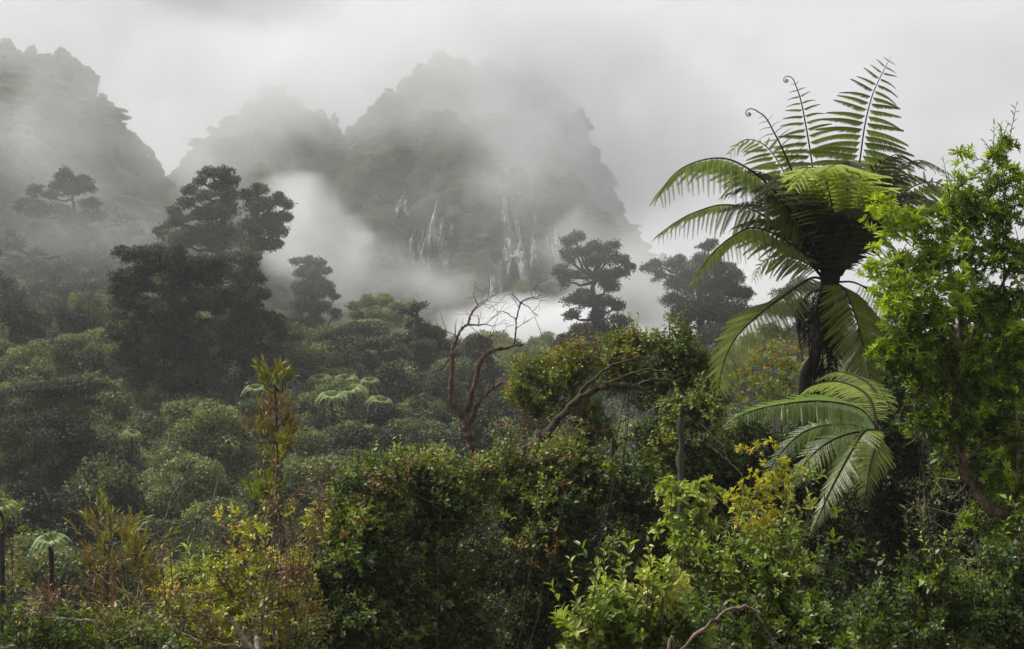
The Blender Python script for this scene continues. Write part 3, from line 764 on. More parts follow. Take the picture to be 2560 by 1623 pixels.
frond(fern, forg, pts([(2075, 690, 0), (2055, 580, .3), (2038, 470, .5), (2028, 393, .5), (2014, 310, .5), (2001, 247, .5), (1985, 202, .5)], YF), .75, 20, FACE, 'hang', parts=True, t0=.34, r0=.02, sweep=.2, tipL=.08, peak=.25, curl=True, label='upright young frond with thin side leaflets and curled tip')
frond(fern, forg, pts([(2070, 690, 0), (2030, 560, .2), (1985, 440, .3), (1956, 372, .3), (1935, 331, .3), (1914, 294, .3), (1888, 275, .3)], YF), .38, 12, FACE, 'tuck', parts=True, t0=.55, r0=.022, sweep=.5, tipL=.1, curl=True, label='unfurling brown crozier with a tight coil')
BL = (-.15, -.72, .55)
frond(fern, forg, pts([(2060, 690, 0), (2009, 572, -.3), (1935, 477, -.6), (1883, 430, -.8), (1820, 398, -1.0), (1757, 400, -1.1), (1694, 428, -1.2), (1647, 485, -1.2)], YF), 1.0, 34, (-.35, -.5, .8), 'hang', parts=True, t0=.2, r0=.028, sweep=.15, tipL=.3, upmix=.95, sag=.55, label='long left frond arching against the sky')
frond(fern, forg, pts([(2060, 700, 0), (1985, 600, .2), (1893, 530, .3), (1810, 512, .4), (1740, 530, .4), (1690, 555, .4), (1642, 590, .4)], YF), .75, 32, (-.2, -.45, .9), 'hang', parts=True, t0=.18, r0=.024, sweep=.25, tipL=.25, sag=.45, tint=.2, label='lower left frond with yellow green hanging tip')
frond(fern, forg, pts([(2060, 700, 0), (1990, 620, -.5), (1893, 570, -.9), (1825, 595, -1.1), (1773, 645, -1.2), (1731, 705, -1.2)], YF), .75, 32, (-.5, -.4, .8), 'hang', parts=True, t0=.18, r0=.024, tipL=.25, sag=.5)
frond(fern, forg, pts([(2070, 705, 0), (2030, 695, -.4), (1967, 734, -.8), (1893, 790, -1.1), (1836, 850, -1.2), (1805, 920, -1.2), (1795, 1010, -1.1)], YF), .75, 38, (-.7, -.6, .4), 'hang', r0=.026, t0=.15, tipL=.3)
frond(fern, forg, pts([(2088, 708, 0), (2110, 722, -.6), (2135, 780, -1.1), (2158, 860, -1.3), (2172, 930, -1.3), (2180, 1000, -1.3)], YF), .68, 46, (.1, -1, .2), 'hang', r0=.02, t0=.1, tipL=.3, upmix=.5, label='broad frond hanging straight down just right of the trunk')
frond(fern, forg, pts([(2060, 690, 0), (2020, 560, .5), (1960, 430, 1.0), (1914, 365, 1.3), (1862, 350, 1.5), (1822, 385, 1.6)], YF), .7, 26, (-.1, -.5, .85), 'hang', tint=.15, t0=.25, tipL=.2)
frond(fern, forg, pts([(2080, 690, 0), (2085, 560, -.6), (2060, 440, -1.3), (2020, 420, -1.8), (1985, 470, -2.0)], YF), .85, 28, (-.1, -.2, 1), 'flat', tint=.3, t0=.25, tipL=.2)
frond(fern, forg, pts([(2090, 690, 0), (2110, 560, -.5), (2120, 440, -1.3), (2100, 410, -1.9), (2060, 425, -2.3)], YF), .85, 26, (0, -.2, 1), 'flat', tint=.3, t0=.25, tipL=.2)
frond(fern, forg, pts([(2090, 690, 0), (2140, 540, .5), (2180, 430, 1.0), (2215, 395, 1.4), (2245, 420, 1.6)], YF), .7, 24, (.1, -.5, .85), 'hang', tint=.15, t0=.25, tipL=.2)
frond(fern, forg, pts([(2090, 690, 0), (2150, 540, .2), (2190, 470, .5), (2240, 440, .8), (2275, 470, 1.0)], YF), .7, 24, (.2, -.6, .8), 'hang', tint=.1, t0=.25, tipL=.2)
frond(fern, forg, pts([(2095, 690, 0), (2180, 590, .3), (2250, 490, .5), (2323, 455, .7), (2376, 482, .8), (2400, 560, .8)], YF), .8, 30, (.2, -.6, .8), 'hang', t0=.2, tipL=.2, label='right frond arching behind the bright leafy tree')
frond(fern, forg, pts([(2095, 705, 0), (2140, 708, -.2), (2200, 745, -.5), (2240, 810, -.6), (2260, 900, -.6)], YF), .65, 26, (.5, -.7, .4), 'hang', t0=.2, tipL=.2)
frond(fern, forg, pts([(2070, 700, 0), (2020, 660, .6), (1960, 640, 1.0), (1910, 655, 1.3), (1885, 700, 1.4)], YF), .5, 22, (-.3, -.6, .7), 'hang', t0=.2, tipL=.2)
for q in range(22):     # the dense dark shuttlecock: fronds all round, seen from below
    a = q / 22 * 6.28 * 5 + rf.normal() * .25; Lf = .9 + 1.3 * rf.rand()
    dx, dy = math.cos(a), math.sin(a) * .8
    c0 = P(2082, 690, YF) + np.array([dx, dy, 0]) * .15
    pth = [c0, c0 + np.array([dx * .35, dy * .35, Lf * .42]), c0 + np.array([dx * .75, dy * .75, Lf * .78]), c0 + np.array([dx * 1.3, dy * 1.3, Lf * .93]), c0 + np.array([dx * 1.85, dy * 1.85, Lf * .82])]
    frond(fern, forg, pth, .6, 28, (dx * -.2, dy * -.2, 1), 'hang', t0=.06, tipL=.25, mat='fern_shade')
for q in range(15):     # dead fronds hanging as a skirt
    a = rf.rand() * 6.28; dx, dy = math.cos(a), math.sin(a); c0 = P(2078, 720, YF) + np.array([dx, dy, 0]) * .15; L_ = .6 + 1.2 * rf.rand()
    frond(fern, forg, [c0, c0 + np.array([dx * .3, dy * .3, -.15]), c0 + np.array([dx * .4, dy * .4, -L_ * .5]), c0 + np.array([dx * .33, dy * .33, -L_])], .34, 22, (-dx, -dy, .1), 'hang', mat='dead_frond', r0=.015, t0=.2, label='dead brown frond hanging along the trunk')

# --- the lower tree fern
YL = 20.5
lorg = np.array([P(2195, 1059, YL)[0], YL + .3, float(ground_z(P(2195, 1059, YL)[0], YL))])
lf = empty('tree_fern', lorg, 'low tree fern with one big bright frond reaching left under the tall fern', 'tree fern')
t = Tubes(); t.add(wiggle([lorg, P(2190, 1300, YL + .3), P(2195, 1090, YL + .2)], 4, .02, rf) - lorg, np.linspace(.11, .09, 9), 10); obj('trunk', t.mesh('trunk', M['trunk']), lf)
HL = (2195, 1075, .1)
frond(lf, lorg, pts([HL, (2150, 1022, -.3), (2060, 1003, -.7), (1973, 1008, -1.0), (1890, 1024, -1.2), (1840, 1045, -1.3), (1812, 1066, -1.3)], YL), 0.42, 64, (0, -.75, .65), 'fine', mat='fern_bright', parts=False, t0=.05, tint=.2, tipL=.12, sweep=.3, r0=.014, sag=.45, label='long bright green frond reaching left like a wing')
frond(lf, lorg, pts([HL, (2160, 1080, -.6), (2124, 1135, -1.1), (2081, 1215, -1.5), (2049, 1285, -1.7), (2025, 1340, -1.8)], YL), .40, 70, (-.5, -.7, .5), 'fine', parts=False, tint=-.15, sag=.35, t0=.08, tipL=.15, sweep=.5, label='broad frond hanging down to the left')
frond(lf, lorg, pts([HL, (2190, 1110, -.8), (2175, 1160, -1.3), (2165, 1230, -1.5), (2160, 1270, -1.5)], YL), .4, 52, (.1, -.9, .4), 'fine', t0=.08, tipL=.2)
frond(lf, lorg, pts([HL, (2170, 990, .5), (2100, 955, 1.0), (2030, 965, 1.4), (1985, 1000, 1.6)], YL), .38, 54, (0, -.4, 1), 'fine', t0=.08, tipL=.15, tint=.1)
frond(lf, lorg, pts([HL, (2190, 985, .8), (2150, 945, 1.4), (2090, 930, 1.9), (2040, 950, 2.2)], YL), .38, 54, (0, -.4, 1), 'fine', t0=.08, tipL=.15, tint=.1)
frond(lf, lorg, pts([HL, (2120, 1085, -.2), (2050, 1120, -.3), (1990, 1190, -.3), (1960, 1250, -.3)], YL), .36, 48, (-.3, -.5, .7), 'fine', t0=.1, tipL=.15, tint=-.2)
frond(lf, lorg, pts([HL, (2100, 1060, .4), (2010, 1080, .7), (1940, 1150, .8), (1900, 1230, .8)], YL), .36, 48, (-.3, -.5, .7), 'fine', t0=.1, tipL=.15, tint=-.2)
sorg = np.array([P(1880, 1270, 17)[0], 17.0, float(ground_z(P(1880, 1270, 17)[0], 17))])
sf = empty('ground_fern', sorg, 'small fern frond leaning left beside the yellow shrub', 'fern')
frond(sf, sorg, [sorg, P(1905, 1330, 17), P(1870, 1290, 16.8), P(1830, 1310, 16.6), P(1795, 1375, 16.5)], .22, 24, (-.5, -.7, .5), 'fine', t0=.6, tipL=.15, tint=.1)
frond(sf, sorg, [sorg, P(1905, 1330, 17), P(1885, 1300, 16.7), P(1860, 1340, 16.4), P(1840, 1400, 16.3)], .2, 22, (-.3, -.7, .5), 'fine', t0=.6, tipL=.15)

# --- small pale tree ferns dotted in the forest
def small_fern_mesh(seed):
    rng = np.random.RandomState(seed); Pb, D, N, L, T = [], [], [], [], []
    for q in range(13):
        a = q / 13 * 6.28 + rng.normal() * .15; dx, dy = math.cos(a), math.sin(a); tl = rng.rand() * .3
        for i in range(24):
            u = .12 + .88 * i / 24; p = np.array([dx * u, dy * u, .5 * math.sin(u * 2.7) - .5 * u * u])
            for sg in (1, -1):
                Pb.append(p); D.append([-dy * sg + dx * .5, dx * sg + dy * .5, -.25 + rng.normal() * .05]); N.append([0, 0, 1]); L.append(.30 * (1 - (u * 1.0) ** 2 * .8) * min(1, u * 4)); T.append(.4 + tl + rng.normal() * .1)
    Pb, D, N, L = map(np.array, (Pb, D, N, L))
    V, F, k = leaf_geo(Pb, D.astype(float), N.astype(float), L, L * .3, .05, 4)
    return V, F, np.clip(np.repeat(T, k), 0, 1)
sfm = [make_mesh('crown', *(lambda a: (a[0], a[1], M['fern_pale'], a[2]))(small_fern_mesh(60 + i))) for i in range(3)]
tt = Tubes(); tt.add([(0, 0, -4), (0.02, 0, -2), (0, 0, 0.02)], [.09, .07, .08], 7); sft = tt.mesh('trunk', M['trunk'])
SF = [(128, 1362, 42, 54, 'pale green umbrella of a small tree fern low in the left foreground forest'), (5, 1275, 44, 52, 'small tree fern cut by the left edge above the umbrella shaped one'),
      (830, 1000, 80, 46, 'lowest of the pale tree ferns left of the dead tree'), (880, 985, 84, 44, 'bright tree fern in the middle of the pale patch'), (865, 955, 92, 40, 'pale tree fern just below the dark domed tree'),
      (950, 1010, 86, 40, 'rightmost tree fern of the pale patch'), (800, 955, 95, 40, 'leftmost tree fern of the pale patch'), (925, 960, 96, 34, 'small far tree fern at the top of the pale patch'),
      (640, 980, 88, 40, 'single tree fern on the slope right of the cloaked podocarp'), (330, 1090, 90, 30, 'tiny tree fern poking out of the canopy below the cloaked podocarp'), (560, 1030, 84, 34, 'tree fern half hidden at the right foot of the cloaked podocarp')]
for i, (a, b, Y, r, lab) in enumerate(SF):
    if i > 1:
        Ys = np.arange(58, 150, .5); zz = (811.5 - b) * K * Ys; xx_ = (a - 1280) * K * Ys
        dd = zz - (top_z(xx_, Ys) + .9); Y = float(Ys[np.argmin(np.abs(dd))])
    c = P(a, b, Y); g = float(ground_z(c[0], Y)); s = r * K * Y
    e = empty('tree_fern', (c[0], Y, g), lab, 'tree fern', 'small tree ferns in the forest')
    o = obj('crown', sfm[i % 3], e, (0, 0, c[2] - g), kind='stuff'); o.scale = (s, s, s); o.rotation_euler = (0.3, 0.1 * rf.normal(), 0); o.data = sfm[i % 3]
    o = obj('trunk', sft, e, (0, 0, c[2] - g)); o.scale = (1, 1, max(.3, (c[2] - g) / 4))

# ------------------------------------------------------------------ dead tree and other bare wood
def bare(name, label, cat, base, limbs, Y, mat, amp=.01, base_px=None, group=None, twigs=0, seed=1, part='branch'):
    "limbs: (list of (px,py[,dy]), r_start, r_end) ; the first is the trunk"
    rng = np.random.RandomState(seed); org = P(*base, Y); g = float(ground_z(org[0], Y)); org[2] = g
    e = empty(name, org, label, cat, group)
    for i, (pl, r0, r1) in enumerate(limbs):
        w = [P(q[0], q[1], Y + (q[2] if len(q) > 2 else 0)) for q in pl]
        if i == 0: w = [org] + ([w[0] * 2 - w[1]] if name == 'bare_branch' else []) + w
        path = wiggle(w, 5, amp, rng); t = Tubes(); t.add(path - org, np.linspace(r0, r1, len(path)) * (1 + .17 * rng.normal(size=len(path))), 8 if r0 > .03 else 5)
        if i and twigs:
            for q in range(twigs):
                j = rng.randint(len(path) // 3, len(path)); T_ = nrm(path[min(j + 1, len(path) - 1)] - path[j - 1])
                d = nrm(T_ + rng.normal(0, .8, 3)); L = (.25 + .5 * rng.rand()) * (r0 / .03) ** .3
                pp = [path[j], path[j] + d * L * .5, path[j] + d * L + rng.normal(0, .08, 3)]; rr = min(.009, max(.004, r1 * .4)); t.add(np.array(pp) - org, [rr * 1.3, rr, rr * .5], 4)
                for z in range(2):
                    d2 = nrm(d + rng.normal(0, .7, 3)); t.add(np.array([pp[1], pp[1] + d2 * L * .4, pp[1] + d2 * L * .7 + rng.normal(0, .04, 3)]) - org, [rr * .9, rr * .7, rr * .4], 4)
        obj('trunk' if i == 0 else part, t.mesh('branch', M[mat]), e)
    return e
bare('dead_tree', 'leafless forked dead tree with reddish peeling bark rising from the dark bushes', 'dead tree', (1290, 1330), [
    ([(1276, 1262), (1230, 1200), (1191, 1147), (1177, 1110), (1172, 1080), (1161, 1048)], 0.1610, 0.0947),
    ([(1161, 1050), (1142, 1018), (1126, 1000), (1128, 950), (1131, 906), (1131, 877), (1138, 853), (1153, 824), (1171, 810)], 0.0710, 0.0246),
    ([(1171, 810), (1176, 790), (1185, 775), (1194, 762)], 0.0284, 0.0151), ([(1194, 762), (1204, 756), (1216, 749)], 0.0133, 0.0056), ([(1194, 762), (1188, 748), (1183, 737)], 0.0133, 0.0047),
    ([(1171, 811), (1190, 814), (1214, 811), (1230, 816)], 0.0209, 0.0076), ([(1196, 812), (1197, 800), (1195, 788)], 0.0133, 0.0056),
    ([(1163, 1050), (1174, 1009), (1180, 980), (1188, 956), (1200, 906), (1218, 883), (1239, 874)], 0.0710, 0.0398),
    ([(1239, 874), (1268, 869), (1290, 864), (1308, 862)], 0.0398, 0.0209),
    ([(1286, 864), (1289, 835), (1290, 818), (1292, 797), (1302, 756)], 0.0189, 0.0151),
    ([(1302, 756), (1315, 749), (1332, 744)], 0.0189, 0.0114), ([(1332, 744), (1350, 750), (1367, 753)], 0.0095, 0.0038), ([(1302, 756), (1290, 745), (1278, 735), (1262, 741)], 0.0133, 0.0047),
    ([(1292, 800), (1275, 788), (1259, 778), (1240, 781)], 0.0151, 0.0047), ([(1303, 758), (1322, 768), (1335, 782), (1346, 793)], 0.0114, 0.0038), ([(1335, 744), (1328, 732), (1334, 722)], 0.0086, 0.0038),
    ([(1239, 875), (1225, 862), (1209, 847), (1195, 838)], 0.0209, 0.0076), ([(1212, 848), (1228, 838), (1248, 842), (1260, 830)], 0.0114, 0.0038), ([(1210, 848), (1190, 846), (1170, 858)], 0.0095, 0.0038),
    ([(1177, 1070), (1186, 1033), (1203, 998), (1227, 977), (1240, 966), (1254, 958)], 0.0521, 0.0265),
    ([(1150, 1020), (1170, 1000), (1178, 985)], 0.0189, 0.0056), ([(1176, 985), (1172, 965), (1168, 945)], 0.0151, 0.0047)], 30, 'red_wood', .007, twigs=2, seed=5)
bare('arching_branch', 'long bare trunk arching right out of the bushes under the vine leaves', 'leaning tree', (1330, 1200), [
    ([(1345, 1130), (1351, 1104), (1389, 1057), (1433, 1009), (1477, 980), (1510, 963), (1539, 961), (1595, 968), (1650, 995)], .085, .035),
    ([(1435, 1008), (1470, 960), (1530, 915), (1600, 890)], .035, .015), ([(1510, 963), (1560, 940), (1620, 925), (1680, 930)], .03, .012), ([(1372, 1095), (1410, 1100), (1440, 1118)], .02, .008), ([(1590, 968), (1640, 950), (1700, 955)], .03, .012)], 24.7, 'twig', .015, twigs=3, seed=8)
bare('leaning_branch', 'thin dark branch slanting up to the right behind the arching trunk', 'branch', (1500, 1200), [
    ([(1530, 1140), (1540, 1120), (1570, 1092), (1600, 1070), (1646, 1047)], .035, .014), ([(1600, 1071), (1625, 1073), (1650, 1087)], .02, .01), ([(1540, 1060), (1580, 1040), (1590, 1010), (1610, 990)], .012, .005)], 27, 'twig', .01, twigs=1, seed=9)
bare('slim_trunk', 'slim upright dead trunk standing alone in the dark bushes', 'dead trunk', (1709, 1600), [([(1709, 1528), (1706, 1350), (1703, 1180), (1703, 1043)], .06, .045)], 18.5, 'bark', .008, seed=3)
TW = [
 ([(552, 1448), (523, 1345), (529, 1265), (546, 1199)], .012, 12.8, 'tall pale stick rising above the yellow shrub'),
 ([(402, 1420), (400, 1385), (392, 1335), (380, 1300)], .008, 13.0, 'thin white twig between the rusty and yellow shrubs'),
 ([(408, 1420), (412, 1373), (415, 1316)], .007, 13.0, 'straight white twig beside the forked one'),
 ([(274, 1640), (257, 1590), (229, 1553), (171, 1548), (109, 1545), (57, 1522)], .013, 11.5, 'pale branch arching left across the bottom left corner'),
 ([(640, 1640), (629, 1623), (600, 1585), (575, 1542)], .035, 11.2, 'thick broken pale log pointing up at the bottom edge'),
 ([(600, 1620), (577, 1613), (492, 1602), (434, 1573), (366, 1533)], .016, 11.6, 'long low branch slanting from the rusty shrub to the broken log'),
 ([(690, 1620), (686, 1596), (663, 1545), (635, 1487), (603, 1442)], .014, 12.2, 'bare branch leaning left inside the yellow shrub'),
 ([(650, 1560), (652, 1493), (660, 1425), (692, 1396)], .011, 12.4, 'forked white stick in the top of the yellow shrub'),
 ([(206, 1600), (206, 1585), (177, 1550), (160, 1465)], .011, 12.0, 'thin branch crossing the arching pale branch'),
 ([(340, 1500), (320, 1482), (280, 1465), (240, 1436)], .014, 12.6, 'brown branch slanting through the rusty shrub'),
 ([(206, 1640), (206, 1560), (208, 1540)], .008, 11.8, 'short straight stem at the bottom left'),
 ([(1855, 1230), (1855, 1188), (1817, 1150), (1769, 1113)], .010, 15.5, 'pale twig reaching left below the bright fern frond'),
 ([(1910, 1340), (1887, 1309), (1839, 1285), (1806, 1253), (1763, 1220)], .011, 15.3, 'whitish twig slanting beneath the yellow leaves'),
 ([(2420, 1370), (2388, 1339), (2329, 1301), (2267, 1253)], .009, 17.0, 'pale twig crossing the dark hollow from the right'),
 ([(2480, 1420), (2459, 1406), (2410, 1398), (2345, 1377), (2291, 1344), (2259, 1301)], .007, 16.8, 'lowest long twig hanging over the dark hollow'),
 ([(2400, 1290), (2367, 1280), (2318, 1264), (2308, 1220)], .006, 16.9, 'short hooked twig above the dark hollow'),
 ([(1690, 1640), (1715, 1614), (1779, 1555), (1828, 1522), (1882, 1522), (1914, 1571), (1957, 1640)], .016, 10.0, 'reddish bare branch bent like an arch at the bottom edge'),
]
for i, (pl, r, Y, lab) in enumerate(TW):
    bare('bare_branch', lab, 'branch', (pl[0][0] + (pl[0][0] - pl[1][0]) * 3.0, 1700), [(pl, r, r * .45)] + ([([pl[-2], ((pl[-2][0] + pl[-1][0]) / 2 + 18, (pl[-2][1] + pl[-1][1]) / 2 - 14), (pl[-1][0] + 40, pl[-1][1] - 22 + 9 * (i % 3))], r * .5, r * .25)] if i % 2 else []), Y, 'pale_twig' if i < 16 else 'dead', .006, seed=30 + i, twigs=1, group='bare branches in the foreground')

# ------------------------------------------------------------------ leafy shrubs near the camera
def shrub(name, label, cat, blobs, Y, mat, leafL=.066, leafW=.036, m=8, slen=.2, dens=90, alpha=55, whorl=False, kind=4, dy=0.0, seed=1, group=None, depth=1.0, low=.35, inner=.4, stems=True, parts_n=0, up=.45, droop=.15, stem_mat='twig', split=0, stem_r=.014, mains=4, base_px=None, holes=-.42, shoots=0, vary=.25):
    "blobs: (px, py, r_px[, tint[, extra depth]])"
    rng = np.random.RandomState(seed); bl = []
    for b in blobs:
        Yb = Y + (b[4] if len(b) > 4 else 0) + rng.normal() * .15; c = P(b[0], b[1], Yb); r = b[2] * K * Y
        tn = b[3] if len(b) > 3 else .42
        if split:
            for q in range(split):
                d = rdirs(1, rng)[0]; d[1] = -abs(d[1]) * .8 if rng.rand() < .8 else d[1]; rs = r * (.22 + .32 * rng.rand())
                cc = c + d * r * np.array([.85, 1.1, .85]) * (.6 + .5 * rng.rand()); bl.append([*cc, rs, rs * depth, rs * .85, tn + rng.normal() * .16])
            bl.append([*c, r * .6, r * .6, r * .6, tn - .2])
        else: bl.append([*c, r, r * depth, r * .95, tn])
    bl = np.array(bl); lowest = bl[np.argmin(bl[:, 2])]
    base = np.array([bl[:, 0].mean(), Y + .2, 0]); base[2] = float(ground_z(base[0], base[1]))
    e = empty(name, base, label, cat, group)
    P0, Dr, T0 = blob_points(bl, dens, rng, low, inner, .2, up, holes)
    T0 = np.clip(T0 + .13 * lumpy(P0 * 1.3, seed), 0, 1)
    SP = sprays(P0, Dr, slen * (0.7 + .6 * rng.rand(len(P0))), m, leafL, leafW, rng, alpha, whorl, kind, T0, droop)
    if shoots:
        kk = np.argsort(-(P0[:, 2] + rng.normal(0, .5, len(P0))))[:shoots * 3]; kk = rng.permutation(kk)[:shoots]
        d_ = rng.normal(0, .35, (len(kk), 3)) + [0, -.1, 1.0]; Ls = .25 + .45 * rng.rand(len(kk)); Q = P0[kk] - nrm(d_) * .1
        SP = join([SP, sprays(Q, d_, Ls, 14, leafL * 1.05, leafW, rng, 58, False, kind, np.clip(T0[kk] + .15, 0, 1), .1)])
        SH = Tubes(); dn = nrm(d_)
        for q in range(len(kk)): SH.add(np.array([Q[q] - base, Q[q] + dn[q] * Ls[q] * .5 - base, Q[q] + dn[q] * Ls[q] - base]), [.006, .005, .002], 4)
        obj('shoots', SH.mesh('shoots', M[stem_mat]), e, kind='stuff')
    V, F, T = SP
    obj('foliage', make_mesh('foliage', V - base, F, M[mat], T), e, kind='stuff')
    if stems:
        t = Tubes(); order = np.argsort(bl[:, 2])[::-1]; nodes = []
        b0 = base if base_px is None else P(*base_px, Y)
        for qi, bi in enumerate(order):
            b = bl[bi]; c = b[:3]
            if qi < mains:
                s0 = b0 + rng.normal(0, .15, 3) * [1, 1, 0]; s0[0] = .6 * s0[0] + .4 * c[0]
                mid = s0 * .45 + c * .55 + rng.normal(0, .07, 3)
                pp = wiggle([s0, mid, c + [0, 0, b[5] * .6]], 6, .012, rng); t.add(pp - base, np.linspace(stem_r, stem_r * .3, len(pp)), 5); nodes.append(pp[4:])
            else:
                nn = np.vstack(nodes); d_ = np.linalg.norm(nn - c + np.array([0, 0, -.15]), axis=1) + np.where(nn[:, 2] > c[2] - .02, .5, 0); s0 = nn[np.argmin(d_)]
                pp = wiggle([s0, (s0 + c) / 2 + rng.normal(0, .04, 3) - [0, 0, .04], c + [0, 0, b[5] * .4]], 3, .008, rng); t.add(pp - base, np.linspace(stem_r * .5, stem_r * .2, len(pp)), 4); nodes.append(pp[2:])
            for q in range(3):
                d = nrm(rng.normal(0, 1, 3) + [0, -.2, .6]); t.add(np.array([c, c + d * b[3] * .5, c + d * b[3] * 1.02]) - base, [stem_r * .35, stem_r * .28, stem_r * .15], 4)
        obj('stems', t.mesh('stems', M[stem_mat]), e)
    return e, base, bl

B = 'dark shrubs in the centre foreground'  # set-back clumps below get low tints, painting the shade of cavities
shrub('bush', 'dark glossy bush forming the left edge of the central thicket', 'bush', [(930, 1256, 95, .5), (870, 1286, 60, .5), (860, 1416, 90), (850, 1566, 95), (960, 1366, 100, .2, 1.0), (970, 1526, 120), (1000, 1191, 55, .6), (940, 1626, 110), (905, 1206, 45, .6), (810, 1506, 50), (800, 1606, 50)], 20, 'bush', split=9, dens=165, shoots=14, seed=51, group=B)
shrub('bush', 'tall dark bush whose top meets the foot of the dead tree', 'bush', [(1090, 1206, 75, .6), (1170, 1246, 90, .5), (1100, 1336, 70, .4), (1180, 1396, 90, .05, 1.8), (1120, 1496, 90, .35), (1050, 1446, 70, .3, 1.2), (1140, 1586, 90, .3), (1100, 1626, 110), (1060, 1176, 45, .65), (1220, 1206, 45, .65), (1130, 1251, 50, .6, -.5)], 20.5, 'bush', split=9, dens=165, shoots=14, seed=52, group=B)
shrub('bush', 'dark bush with light green upper leaves right of the dead tree', 'bush', [(1290, 1186, 70, .6), (1340, 1256, 90, .5), (1300, 1336, 70, .35), (1270, 1456, 90, .05, 2.0), (1360, 1396, 80, .4, -.3), (1370, 1526, 90, .35), (1270, 1586, 90, .15, .8), (1330, 1626, 80), (1390, 1176, 55, .6), (1400, 1286, 80, .6), (1360, 1206, 60)], 21, 'bush', split=9, dens=165, shoots=14, seed=53, group=B)
shrub('bush', 'shadowy bush behind the slim dead trunk', 'bush', [(1480, 1196, 70, .4), (1550, 1226, 80, .4), (1450, 1316, 70, .4), (1530, 1356, 90, .1, 1.5), (1480, 1456, 90, .3), (1600, 1406, 70, .3, .5), (1590, 1506, 100), (1480, 1606, 100), (1620, 1266, 80, .4), (1440, 1176, 50)], 21.5, 'bush', split=9, dens=165, shoots=14, seed=54, group=B)
shrub('bush', 'tall green bush between the slim trunk and the hanging fern fronds', 'bush', [(1640, 1116, 50, .6), (1680, 1176, 75, .55), (1730, 1106, 60, .6), (1650, 1266, 80), (1720, 1306, 90), (1690, 1416, 100), (1780, 1206, 80), (1790, 1356, 90), (1700, 1036, 50, .6), (1760, 1026, 50, .5)], 22.5, 'bush', split=9, dens=165, shoots=14, seed=55, group=B)
shrub('bush', 'dark bush filling the shade under the low tree fern', 'bush', [(1850, 1120, 80, .3), (1930, 1180, 90, .3), (1850, 1250, 100, .3), (1990, 1280, 100, .3), (1900, 1360, 100, .3), (2060, 1380, 90, .3), (2020, 1150, 80, .2)], 23.5, 'bush', split=9, dens=165, shoots=26, seed=56, group=B)
shrub('bush', 'sunny green bush peeping between the fern trunk and the big drooping frond', 'bush', [(1880, 930, 40, .75), (1930, 915, 45, .8), (1970, 880, 35, .8), (1860, 990, 50, .6), (1930, 1000, 55, .6), (1985, 960, 45, .6), (2010, 1030, 50, .5)], 27, 'vine', seed=57, dens=70)
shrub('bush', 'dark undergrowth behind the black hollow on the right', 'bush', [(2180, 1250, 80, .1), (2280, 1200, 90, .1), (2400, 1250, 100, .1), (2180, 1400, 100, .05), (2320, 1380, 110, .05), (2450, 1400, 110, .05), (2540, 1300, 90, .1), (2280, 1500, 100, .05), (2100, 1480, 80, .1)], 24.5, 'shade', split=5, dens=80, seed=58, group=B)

shrub('climber', 'rusty and yellowing climber spread over the top left of the thicket', 'climber', [(1010, 1180, 30, .7), (990, 1215, 26, .8), (900, 1205, 26, .3), (950, 1195, 26, .4), (1050, 1150, 22, .3), (1090, 1175, 20, .6), (935, 1235, 24, .9), (1110, 1150, 20, .4), (1180, 1170, 24, .8), (1250, 1165, 24, .6), (1320, 1140, 26, .8), (1380, 1130, 24, .6), (1440, 1140, 22, .8)], 18.6, 'rusty', leafL=.06, leafW=.026, m=8, slen=.2, dens=60, seed=63, holes=-.1, stem_r=.008)
shrub('climber', 'reddish dry leafy twigs tangled under the arching trunk', 'climber', [(1300, 1060, 24, .9), (1340, 1085, 22, .9), (1390, 1080, 26, .8), (1440, 1060, 24, .95), (1480, 1040, 20, .9), (1440, 1020, 16, .8), (1260, 1080, 18, .9), (1500, 1080, 20, .7), (1410, 960, 20, .8), (1340, 930, 20, .85), (1430, 870, 22, .9), (1520, 860, 20, .7)], 25.3, 'rusty', leafL=.07, leafW=.03, m=7, slen=.2, dens=60, seed=65, holes=-.1, stem_r=.008)
shrub('climber', 'light green leafy patch hanging on the front of the thicket', 'climber', [(1330, 1290, 50, .8), (1370, 1330, 44, .7), (1310, 1360, 36, .7), (1400, 1390, 30, .7), (1240, 1200, 30, .8), (1360, 1230, 36, .7), (880, 1300, 40, .7), (860, 1380, 36, .6), (1540, 1180, 34, .6)], 18.8, 'vine', leafL=.065, leafW=.035, m=8, slen=.2, dens=90, split=3, seed=64, holes=-.2, stem_r=.008)
shrub('vine_covered_tree', 'glossy vine leaves heaped in tufts over the arching trunk', 'vine', [(1325, 942, 39, .6), (1310, 992, 33, .5), (1370, 927, 33, .65), (1365, 982, 40, .5), (1300, 927, 20, .7), (1340, 1032, 33, .4), (1400, 1012, 37, .45), (1430, 962, 33), (1450, 912, 41, .65), (1500, 882, 46, .7), (1470, 1042, 37, .4), (1490, 1087, 37, .3), (1455, 1102, 28, .3), (1560, 872, 37, .7), (1550, 922, 46), (1610, 902, 40, .6), (1590, 952, 40), (1530, 972, 33)], 26, 'vine', leafL=.062, leafW=.036, split=6, dens=190, shoots=30, seed=61)
shrub('vine_covered_tree', 'dense leafy vine mass hanging beside the big drooping fern frond', 'vine', [(1650, 882, 40, .6), (1700, 902, 51, .5), (1670, 962, 51), (1735, 972, 51, .4), (1640, 1012, 40), (1700, 1032, 46, .4), (1760, 922, 37, .5), (1690, 812, 26, .6), (1700, 847, 29, .6), (1770, 1012, 40, .3)], 25.5, 'vine', leafL=.062, leafW=.036, split=6, dens=190, shoots=20, seed=62)

